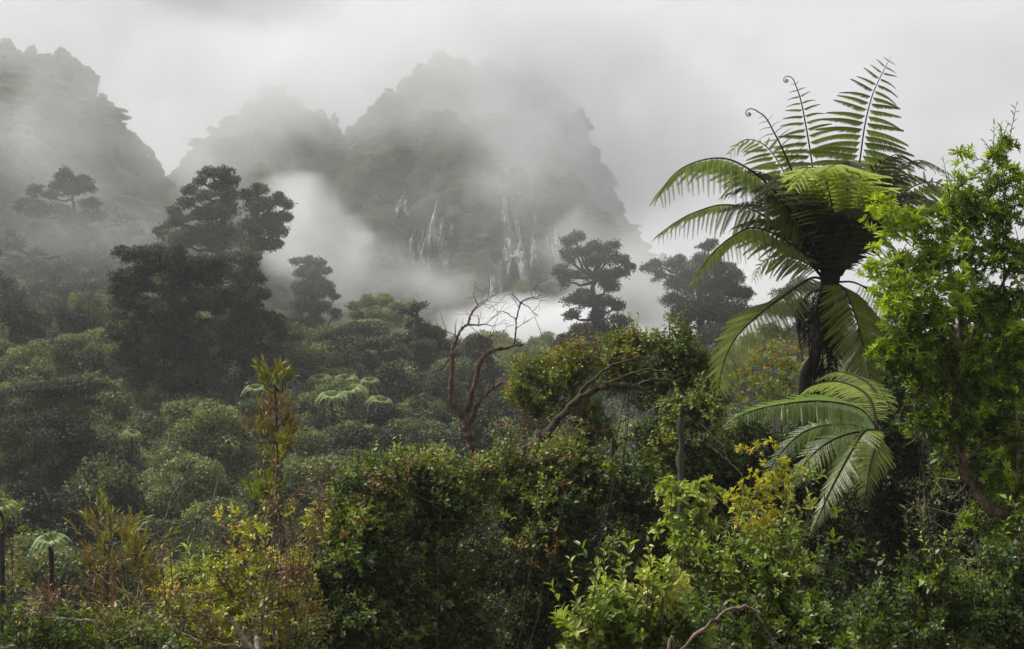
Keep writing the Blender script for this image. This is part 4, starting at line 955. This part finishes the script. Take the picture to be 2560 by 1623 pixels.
# pale and glossy bushes along the bottom right
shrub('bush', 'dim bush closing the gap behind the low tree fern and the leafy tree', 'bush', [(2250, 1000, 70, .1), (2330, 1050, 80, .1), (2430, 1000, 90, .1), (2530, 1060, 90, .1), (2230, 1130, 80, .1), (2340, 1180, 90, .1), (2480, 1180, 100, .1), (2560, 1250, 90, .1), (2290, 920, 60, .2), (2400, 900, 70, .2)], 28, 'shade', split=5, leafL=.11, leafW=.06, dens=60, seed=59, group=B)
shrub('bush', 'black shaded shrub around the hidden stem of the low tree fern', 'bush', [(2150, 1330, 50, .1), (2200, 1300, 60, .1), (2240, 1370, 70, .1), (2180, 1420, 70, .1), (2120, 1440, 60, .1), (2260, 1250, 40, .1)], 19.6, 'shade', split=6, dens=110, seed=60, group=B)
W_ = 'pale leafy bushes along the bottom right'
shrub('bush', 'light green bush with starry leaf tips at the bottom centre right', 'bush', [(1500, 1560, 60, .6), (1580, 1520, 70, .65), (1660, 1560, 80, .6), (1560, 1620, 80), (1460, 1620, 60, .5), (1700, 1620, 80), (1640, 1470, 40, .7)], 11.5, 'pale', leafL=.075, leafW=.034, m=9, slen=.14, dens=90, kind=6, split=6, shoots=30, seed=71, group=W_, up=.7)
shrub('bush', 'pale feathery bush below the yellow leaves, thick with small leaves', 'bush', [(1780, 1480, 75, .5), (1850, 1430, 70, .5), (1930, 1420, 75, .5), (1830, 1560, 95, .45), (1960, 1510, 95, .5), (2040, 1470, 70, .5), (1900, 1620, 90), (2060, 1580, 95), (1740, 1560, 60, .5), (1720, 1390, 40, .6)], 12.5, 'pale', leafL=.06, leafW=.026, m=10, slen=.14, dens=120, kind=4, split=6, shoots=30, seed=72, group=W_, up=.6)
shrub('bush', 'grey green bush rising right of the pale feathery one', 'bush', [(2270, 1490, 75, .25), (2320, 1450, 60, .3), (2210, 1540, 80, .3), (2330, 1560, 90, .15), (2170, 1610, 80, .3), (2290, 1620, 80), (2390, 1530, 60, .1)], 12, 'pale', leafL=.06, leafW=.03, m=9, slen=.13, dens=120, kind=4, split=6, shoots=30, seed=73, group=W_, up=.5)
shrub('bush', 'shaded green bush filling the bottom right corner', 'bush', [(2440, 1520, 75, .1), (2520, 1470, 80, .1), (2440, 1600, 90, .05), (2540, 1570, 90, .05), (2560, 1400, 70, .2), (2500, 1410, 45, .2)], 12.5, 'pale', leafL=.06, leafW=.03, m=9, slen=.13, dens=120, kind=4, split=6, shoots=30, seed=74, group=W_)
shrub('bush', 'broad leaved sapling with pale rosettes beside the slim trunk', 'sapling', [(1680, 1245, 28, .8), (1720, 1270, 40, .75), (1760, 1240, 28, .7), (1740, 1320, 40, .7), (1690, 1330, 30, .7), (1720, 1380, 30, .7), (1700, 1430, 26, .7)], 15.5, 'pale', leafL=.10, leafW=.05, m=9, slen=.10, dens=60, whorl=True, alpha=75, kind=6, seed=75, holes=-9.9, up=.8)
shrub('yellow_shrub', 'shrub with yellow and orange leaf tufts in front of the dark fern shade', 'shrub', [(1960, 1190, 26, .5), (1925, 1200, 30, .6), (1890, 1240, 26, .5), (1935, 1240, 30, .5), (1880, 1300, 36, .7), (1920, 1320, 36, .6), (1900, 1360, 34, .5), (1950, 1370, 26, .6), (1840, 1255, 22, .6), (1870, 1140, 18, .7), (1910, 1130, 14, .7), (1840, 1410, 24, .5), (1820, 1470, 24, .6)], 14.5, 'yellow', leafL=.055, leafW=.018, m=9, slen=.08, dens=170, alpha=55, whorl=True, kind=6, seed=76, holes=-9.9, up=.5)
shrub('bush', 'open green shrub around the lower end of the drooping fern frond', 'shrub', [(2060, 1250, 30, .7), (2020, 1210, 22, .7), (2000, 1320, 36, .5), (2060, 1340, 40, .5), (1990, 1400, 40, .5), (2100, 1400, 40, .4), (2030, 1190, 14, .7), (1950, 1300, 26, .6)], 14.8, 'pale', leafL=.085, leafW=.035, m=7, slen=.14, dens=45, kind=6, seed=77)

# bottom left shrubs
G_ = 'weedy shrubs in the bottom left foreground'
shrub('shrub', 'rusty brown upright shrub with fading yellow tips', 'shrub', [(275, 1300, 30, .35), (300, 1350, 45, .45), (250, 1350, 36, .45), (290, 1410, 50, .6), (350, 1400, 40, .55), (370, 1360, 26, .4), (235, 1410, 36, .6), (330, 1460, 50, .7), (260, 1480, 44, .7), (400, 1450, 36, .6), (370, 1520, 44, .8), (240, 1285, 20, .1), (300, 1560, 60, .8)], 13.2, 'rusty', leafL=.085, leafW=.014, m=11, slen=.20, dens=150, alpha=26, kind=4, seed=81, group=G_, up=1.1, droop=0)
shrub('shrub', 'bushy shrub of lime yellow leaves with brown stems', 'shrub', [(590, 1310, 30, .6), (640, 1340, 36, .5), (560, 1350, 36, .55), (610, 1400, 44, .4), (700, 1380, 36, .5), (540, 1440, 40, .4), (650, 1440, 50, .4), (740, 1420, 40, .5), (580, 1500, 55, .4), (680, 1510, 60, .35), (500, 1520, 44, .4), (750, 1500, 50, .35), (440, 1480, 30, .5), (610, 1580, 70, .3), (720, 1590, 66, .3), (510, 1600, 55, .3), (790, 1360, 26, .6), (715, 1300, 24, .6), (775, 1310, 22, .6), (450, 1560, 40, .35)], 12.6, 'yellow', leafL=.042, leafW=.024, m=8, slen=.12, dens=170, split=4, kind=4, seed=82, group=G_, stem_mat='dead')
shrub('shrub', 'brown dry twiggy undergrowth beneath the yellow leaves', 'shrub', [(620, 1480, 90, .8), (700, 1550, 90, .9), (520, 1560, 80, .8), (420, 1560, 70, .7), (640, 1620, 90, .8), (760, 1600, 60, .8), (780, 1380, 40, .9), (620, 1360, 40, .8)], 13.4, 'rusty', leafL=.07, leafW=.014, m=8, slen=.2, dens=90, alpha=30, kind=4, seed=83, group=G_, up=1.0)
shrub('shrub', 'thin scatter of rust and yellow leaves on wiry stems before the lime yellow shrub', 'shrub', [(460, 1540, 40, .5), (540, 1600, 44, .8), (350, 1590, 40, .3), (420, 1500, 30, .8), (650, 1560, 40, .3), (720, 1480, 30, .8), (770, 1440, 30, .7), (800, 1300, 24, .8), (690, 1290, 20, .9), (280, 1560, 30, .6), (100, 1540, 30, .8), (50, 1480, 20, .5)], 11.6, 'rusty', leafL=.05, leafW=.02, m=8, slen=.16, dens=60, split=3, kind=4, seed=89, group=G_, up=.9, stem_r=.008, shoots=30, stem_mat='dead')
shrub('shrub', 'fresh green bush in the bottom left corner', 'shrub', [(30, 1590, 50, .6), (80, 1570, 40, .6), (20, 1530, 30, .5), (60, 1630, 60, .4), (120, 1620, 45, .4)], 11.8, 'bush', leafL=.055, leafW=.02, m=10, slen=.12, dens=130, kind=4, seed=84, group=G_, up=.8)
shrub('shrub', 'green bush under the arching pale branch', 'shrub', [(180, 1590, 50, .55), (240, 1600, 50, .5), (200, 1560, 36, .6), (300, 1600, 45, .5), (370, 1610, 45, .5), (150, 1630, 45, .4)], 12, 'bush', leafL=.055, leafW=.02, m=10, slen=.12, dens=130, kind=4, seed=85, group=G_, up=.8)
shrub('shrub', 'sparse rusty weed at the left edge above the green corner bush', 'shrub', [(20, 1320, 18, .4), (35, 1300, 16, .3), (10, 1360, 20, .5), (85, 1440, 16, .4), (150, 1500, 26, .8), (120, 1530, 30, .8)], 12.8, 'rusty', leafL=.075, leafW=.016, m=9, slen=.14, dens=70, alpha=30, kind=4, seed=86, group=G_, up=1.0)
shrub('slender_sapling', 'slender sapling with rusty and green tufts rising before the misty slope', 'sapling', [(686, 945, 24, .15), (665, 950, 18, .4), (705, 955, 18, .3), (684, 985, 22, .1), (690, 1030, 24, .6), (672, 1060, 22, .6), (705, 1065, 24, .7), (610, 1092, 14, .7), (640, 1088, 14, .6), (715, 1095, 22, .7), (690, 1110, 30, .15), (700, 1140, 26, .2), (670, 1150, 22, .5), (690, 1180, 18, .4), (655, 1235, 28, 0), (675, 1255, 26, 0), (640, 1262, 20, 0)], 14, 'rusty', leafL=.10, leafW=.019, m=9, slen=.12, dens=110, alpha=24, kind=4, seed=87, holes=-9.9, up=1.6, droop=-.05, mains=1, base_px=(700, 1500), stem_r=.018)
shrub('ground_fern', 'green fern clump at the left side of the yellow shrub', 'fern', [(500, 1430, 36, .7), (470, 1450, 30, .7), (540, 1410, 28, .6), (480, 1480, 40, .5)], 13.3, 'fern', leafL=.11, leafW=.016, m=16, slen=.22, dens=50, alpha=62, kind=4, seed=88, up=.2)

# low leafy ground cover on the slope in front of the camera
rng = np.random.RandomState(99); n = 26000
gx_ = rng.rand(n) * 26 - 13; gy_ = 6 + rng.rand(n) ** 0.8 * 44; keep = np.abs(gx_) < gy_ * .5 + 2; gx_, gy_ = gx_[keep], gy_[keep]
hh = (.25 + .5 * (lumpy(np.stack([gx_, gy_, gx_ * 0], -1) * .5, 3) + 1) * .5) * rng.rand(len(gx_))
P0 = np.stack([gx_, gy_, ground_z(gx_, gy_) + hh], -1)
V, F, T = sprays(P0, rng.normal(0, .5, P0.shape) + [0, -.3, 1.0], .22, 7, .12, .06, rng, 60, False, 4, np.clip(.3 + rng.normal(0, .15, len(P0)), 0, 1))
obj('ground_cover', make_mesh('ground_cover', V, F, M['bush'], T), kind='stuff')
G2 = 'low shrubs along the bottom edge'
for i, (a, b, lab) in enumerate([(120, 1640, 'low dark green shrub under the arching pale branch'), (330, 1660, 'low dark shrub between the arching branch and the broken log'), (520, 1660, 'low shrub left of the broken log'), (720, 1660, 'low shrub right of the broken log')]):
    shrub('shrub', lab, 'shrub', [(a, b, 60, .4), (a - 70, b + 30, 60, .3), (a + 70, b + 20, 60, .3), (a, b + 90, 80, .2), (a + 30, b - 50, 40, .4)], 13.0, 'bush', leafL=.06, leafW=.028, m=9, slen=.14, dens=110, split=3, seed=110 + i, group=G2)

# ------------------------------------------------------------------ the bright leafy tree on the right
shrub('broadleaf_tree', 'added dark tree behind the bright leafy tree, blocking sky light from the black hollow', 'tree', [(2200, 1060, 70, .2, 3), (2300, 980, 100, .2, 4), (2300, 1080, 90, .2, 3.5), (2420, 960, 120, .2, 3.5), (2400, 1090, 100, .2, 3), (2540, 980, 120, .2, 3.5), (2520, 1110, 110, .2, 3), (2650, 1000, 130, .2, 3), (2650, 1150, 120, .2, 2.5), (2350, 1130, 70, .2, 1.5), (2470, 1150, 80, .2, 1.5), (2580, 1180, 90, .2, 1.5), (2420, 820, 110, .3, 4), (2560, 820, 120, .3, 4), (2230, 1140, 60, .2, 2)], 19.5, 'bush', leafL=.13, leafW=.07, m=8, dens=50, split=4, seed=93)  # added crown, mostly hidden, cuts sky light so the hollow goes dark
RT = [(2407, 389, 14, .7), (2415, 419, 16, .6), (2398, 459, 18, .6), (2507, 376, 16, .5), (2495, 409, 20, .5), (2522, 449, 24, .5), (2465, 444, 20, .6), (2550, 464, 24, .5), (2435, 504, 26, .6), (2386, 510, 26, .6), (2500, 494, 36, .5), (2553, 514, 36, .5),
      (2203, 519, 32, .9), (2187, 551, 30, .95), (2235, 555, 36, .9), (2260, 600, 44, .85), (2203, 629, 36, .85), (2281, 677, 44, .9), (2334, 640, 44, .85), (2245, 682, 36, .9), (2320, 560, 50, .7), (2390, 575, 55, .6), (2470, 560, 60, .5), (2550, 560, 50, .55),  # tints paint the fall of light: highest on left lobes, lower towards the bottom
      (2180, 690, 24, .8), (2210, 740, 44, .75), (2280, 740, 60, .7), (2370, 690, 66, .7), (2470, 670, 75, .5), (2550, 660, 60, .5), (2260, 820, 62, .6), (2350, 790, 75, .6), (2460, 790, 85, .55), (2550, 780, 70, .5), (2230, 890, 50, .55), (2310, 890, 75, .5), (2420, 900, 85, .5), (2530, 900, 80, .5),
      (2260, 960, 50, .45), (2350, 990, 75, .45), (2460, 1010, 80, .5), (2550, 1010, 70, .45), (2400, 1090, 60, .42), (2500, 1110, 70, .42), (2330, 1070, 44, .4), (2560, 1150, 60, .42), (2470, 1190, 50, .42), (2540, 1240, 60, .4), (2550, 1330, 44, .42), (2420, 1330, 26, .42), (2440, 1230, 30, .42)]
e, base, bl = shrub('leafy_tree', 'bright lime green tree with starry leaf whorls filling the right edge', 'tree', RT, 17, 'bright', leafL=.075, leafW=.016, m=10, slen=.08, dens=190, split=5, holes=-.5, shoots=40, alpha=58, whorl=True, kind=6, seed=91, depth=.9, up=.75, droop=.05, stems=False, inner=.35)
shrub('leafy_tree', 'shaded small leaved green tree hanging low at the right edge below the lime one', 'tree', [(2330, 1010, 40, .4), (2300, 960, 36, .45), (2400, 1150, 44, .35), (2450, 1080, 50, .4), (2530, 1050, 56, .4), (2560, 1180, 60, .35), (2500, 1240, 46, .35), (2380, 1060, 40, .4), (2440, 1180, 36, .35), (2560, 1300, 56, .35), (2500, 1340, 40, .4), (2440, 1290, 30, .4), (2350, 1210, 26, .4), (2550, 1390, 50, .4), (2290, 1080, 26, .4)], 18.2, 'bright', leafL=.07, leafW=.02, m=9, slen=.14, dens=150, split=5, holes=-.3, shoots=20, seed=95, mains=5)
rng = np.random.RandomState(77)
# the 300 whorls nearest the light, each its own part
wm = []
for i in range(4):
    V, F, T = sprays(np.zeros((1, 3)), np.array([[0, 0, 1.0]]), .08, 12, .085, .018, rng, 60, True, 6, np.array([.7]), .02)
    wm.append(make_mesh('leaf_whorl', V, F, M['bright'], T))
P0, Dr, T0 = blob_points(bl[:250], 20, rng, .1, 0.0, .2, .6)
fr = (P0[:, 1] < base[1] + .3); P0 = P0[fr] ; Dr = nrm(Dr[fr]); sel = rng.permutation(len(P0))[:290]
for i in sel:
    q = Vector(Dr[i]).to_track_quat('Z', 'Y'); o = obj('leaf_whorl', wm[rng.randint(4)], e)
    o.matrix_local = Matrix.Translation(Vector(P0[i] - base)) @ q.to_matrix().to_4x4() @ Matrix.Scale(.85 + .4 * rng.rand(), 4)
t = Tubes(); tb = P(2600, 1450, 17.3) - base; tb[2] = 0
t.add(wiggle([tb, P(2545, 1344, 17.2) - base, P(2475, 1274, 17) - base, P(2426, 1199, 17) - base, P(2394, 1102, 17) - base, P(2388, 999, 17) - base, P(2395, 850, 17) - base, P(2410, 640, 17) - base, P(2405, 480, 17) - base], 4, .012, rng), np.linspace(.07, .012, 33), 8)
obj('trunk', t.mesh('trunk', M['dead']), e)
for pl in ([(2351, 1134), (2394, 1172), (2421, 1204)], [(2534, 1260), (2545, 1145), (2540, 1043), (2520, 900), (2510, 600), (2505, 420)], [(2394, 1102), (2330, 1010), (2290, 930), (2330, 960)], [(2395, 850), (2300, 760), (2240, 660)], [(2392, 900), (2480, 760), (2540, 640)], [(2475, 1274), (2520, 1200), (2560, 1130)], [(2410, 1150), (2480, 1100), (2560, 1110)], [(2388, 1000), (2320, 1080), (2250, 1060)]):
    t = Tubes(); t.add(wiggle([P(a, b, 17 - .1 * rng.rand()) - base for a, b in pl], 4, .012, rng), np.linspace(.026, .008, (len(pl) - 1) * 4 + 1), 6)
    for q in range(5):
        a, b = pl[rng.randint(len(pl))]; c0 = P(a, b, 17) - base; d = nrm(rng.normal(0, 1, 3)); t.add([c0, c0 + d * .2, c0 + d * .4 + rng.normal(0, .05, 3)], [.008, .006, .003], 4)
    obj('branch', t.mesh('branch', M['dead']), e)

# ------------------------------------------------------------------ air: even haze, and banks of mist hanging in it
def box_mesh(name, lo, hi, mat):
    x0, y0, z0 = lo; x1, y1, z1 = hi
    V = [(x0, y0, z0), (x1, y0, z0), (x1, y1, z0), (x0, y1, z0), (x0, y0, z1), (x1, y0, z1), (x1, y1, z1), (x0, y1, z1)]
    F = [(0, 3, 2, 1), (4, 5, 6, 7), (0, 1, 5, 4), (1, 2, 6, 5), (2, 3, 7, 6), (3, 0, 4, 7)]
    return make_mesh(name, V, F, mat)
#air
hm = bpy.data.materials.new('haze'); hm.use_nodes = True
n = hm.node_tree.nodes; l = hm.node_tree.links
n.remove(n['Principled BSDF']); pv = n.new('ShaderNodeVolumePrincipled')
pv.inputs['Color'].default_value = (0.96, 0.965, 0.985, 1); pv.inputs['Density'].default_value = HAZE; pv.inputs['Anisotropy'].default_value = 0.1
l.new(pv.outputs[0], n['Material Output'].inputs['Volume'])
obj('haze', box_mesh('haze', (-1520, -420, -40), (1520, 2520, 118), hm), kind='stuff')

def mist(Yc, px, py, rx_px, rz_px, ry, dens, scale=0.05, lo=0.38, hi=0.62, label=None, power=1.0, step=1.0):
    c = P(px, py, Yc); r = np.array([rx_px * K * Yc, ry, rz_px * K * Yc])
    m = bpy.data.materials.new('mist'); m.use_nodes = True
    n = m.node_tree.nodes; l = m.node_tree.links
    n.remove(n['Principled BSDF'])
    tc = n.new('ShaderNodeTexCoord')
    dv = n.new('ShaderNodeVectorMath'); dv.operation = 'DIVIDE'; dv.inputs[1].default_value = tuple(r); l.new(tc.outputs['Object'], dv.inputs[0])
    nz = n.new('ShaderNodeTexNoise'); nz.inputs['Scale'].default_value = scale; nz.inputs['Detail'].default_value = 5
    mp = n.new('ShaderNodeMapping'); mp.inputs['Scale'].default_value = (1, .6, 1.0); mp.inputs['Location'].default_value = (px * .11, 3, py * .07)
    l.new(tc.outputs['Object'], mp.inputs['Vector']); l.new(mp.outputs[0], nz.inputs['Vector'])
    ln = n.new('ShaderNodeVectorMath'); ln.operation = 'LENGTH'; l.new(dv.outputs[0], ln.inputs[0])
    n2 = n.new('ShaderNodeTexNoise'); n2.inputs['Scale'].default_value = scale * 1.5; n2.inputs['Detail'].default_value = 4; l.new(mp.outputs[0], n2.inputs['Vector'])
    ad = n.new('ShaderNodeMath'); ad.operation = 'MULTIPLY_ADD'; ad.inputs[1].default_value = 1.9; l.new(n2.outputs['Fac'], ad.inputs[0]); sb_ = n.new('ShaderNodeMath'); sb_.operation = 'SUBTRACT'; sb_.inputs[1].default_value = 0.95; l.new(ln.outputs['Value'], sb_.inputs[0]); l.new(sb_.outputs[0], ad.inputs[2])
    mx_ = n.new('ShaderNodeMath'); mx_.operation = 'MAXIMUM'; l.new(ad.outputs[0], mx_.inputs[0]); e_ = n.new('ShaderNodeMapRange'); e_.inputs['From Min'].default_value = .8; e_.inputs['From Max'].default_value = 1.0; l.new(ln.outputs['Value'], e_.inputs['Value']); l.new(e_.outputs[0], mx_.inputs[1])
    fo = n.new('ShaderNodeMapRange'); fo.interpolation_type = 'SMOOTHSTEP'
    fo.inputs['From Min'].default_value = 1.0; fo.inputs['From Max'].default_value = 0.1
    l.new(mx_.outputs[0], fo.inputs['Value'])
    nr = n.new('ShaderNodeMapRange'); nr.interpolation_type = 'SMOOTHSTEP'
    nr.inputs['From Min'].default_value = lo; nr.inputs['From Max'].default_value = hi; nr.inputs['To Min'].default_value = 0.08; l.new(nz.outputs['Fac'], nr.inputs['Value'])
    mu = n.new('ShaderNodeMath'); mu.operation = 'MULTIPLY'; l.new(fo.outputs[0], mu.inputs[0]); l.new(nr.outputs[0], mu.inputs[1])
    m2 = n.new('ShaderNodeMath'); m2.operation = 'MULTIPLY'; m2.inputs[1].default_value = dens; l.new(mu.outputs[0], m2.inputs[0])
    pv = n.new('ShaderNodeVolumePrincipled'); pv.inputs['Color'].default_value = (0.98, 0.983, 0.993, 1); pv.inputs['Anisotropy'].default_value = 0.1
    l.new(m2.outputs[0], pv.inputs['Density']); l.new(pv.outputs[0], n['Material Output'].inputs['Volume'])
    m.cycles.volume_step_rate = step
    nu_, nv_ = 16, 9
    th = np.linspace(0, np.pi, nv_); ph = np.linspace(0, 2 * np.pi, nu_, endpoint=False)
    V = np.stack([np.sin(th)[:, None] * np.cos(ph), np.sin(th)[:, None] * np.sin(ph), np.repeat(np.cos(th)[:, None], nu_, 1)], -1).reshape(-1, 3) * r * 1.02
    i = np.arange(nv_ - 1)[:, None] * nu_; j = np.arange(nu_)[None]; j2 = (j + 1) % nu_
    F = np.stack([i + j, i + nu_ + j, i + nu_ + j2, i + j2], -1).reshape(-1, 4)
    o = obj('mist', make_mesh('mist', V, F, m), loc=c, kind='stuff')
    if label: o['label'] = label
    return o
MISTS = [
  (415, 1160, 90, 700, 340, 90, 0.033, 0.020, 0.2, 0.6, 'low cloud wrapping the crest of the central mountain'),
  (400, 600, 280, 400, 270, 60, 0.030, 0.026, 0.2, 0.62, 'grey mist drifting over the left shoulder of the central mountain'),
  (345, 1330, 380, 330, 330, 24, 0.024, 0.045, 0.28, 0.62, 'thin veil of mist in front of the right cliff'),
  (335, 1010, 230, 360, 200, 24, 0.008, 0.04, 0.3, 0.62, 'wisp of mist across the middle of the central mountain'),
  (275, 200, 330, 460, 300, 26, 0.024, 0.045, 0.25, 0.64, 'veil of mist over the steep left mountain'),
  (320, 160, 60, 460, 220, 55, 0.026, 0.035, 0.25, 0.62, 'cloud touching the top of the left mountain'),
  (300, 760, 580, 190, 160, 28, 0.075, 0.06, 0.25, 0.6, 'bright pocket of mist beside the leaning podocarp'),
  (290, 950, 700, 330, 130, 24, 0.040, 0.05, 0.3, 0.6, 'pale mist lying along the foot of the central mountain'),
  (262, 1360, 850, 330, 130, 34, 0.18, 0.05, 0.15, 0.45, 'bright white mist filling the valley behind the dead tree'),
  (235, 1850, 720, 560, 330, 30, 0.05, 0.04, 0.2, 0.6, 'soft mist behind the tree fern'),
  (226, 260, 600, 260, 120, 16, 0.014, 0.06, 0.35, 0.65, 'mist patch among the trees on the left hillside'),
  (430, 1500, 330, 520, 440, 40, 0.045, 0.025, 0.2, 0.6, 'cloud trailing off the right side of the central mountain'),
  (150, 900, 520, 1700, 330, 48, 0.0040, 0.03, 0.2, 0.6, 'thin mist drifting over the forest slope'),
]
for a in MISTS: mist(*a)

#NEXT
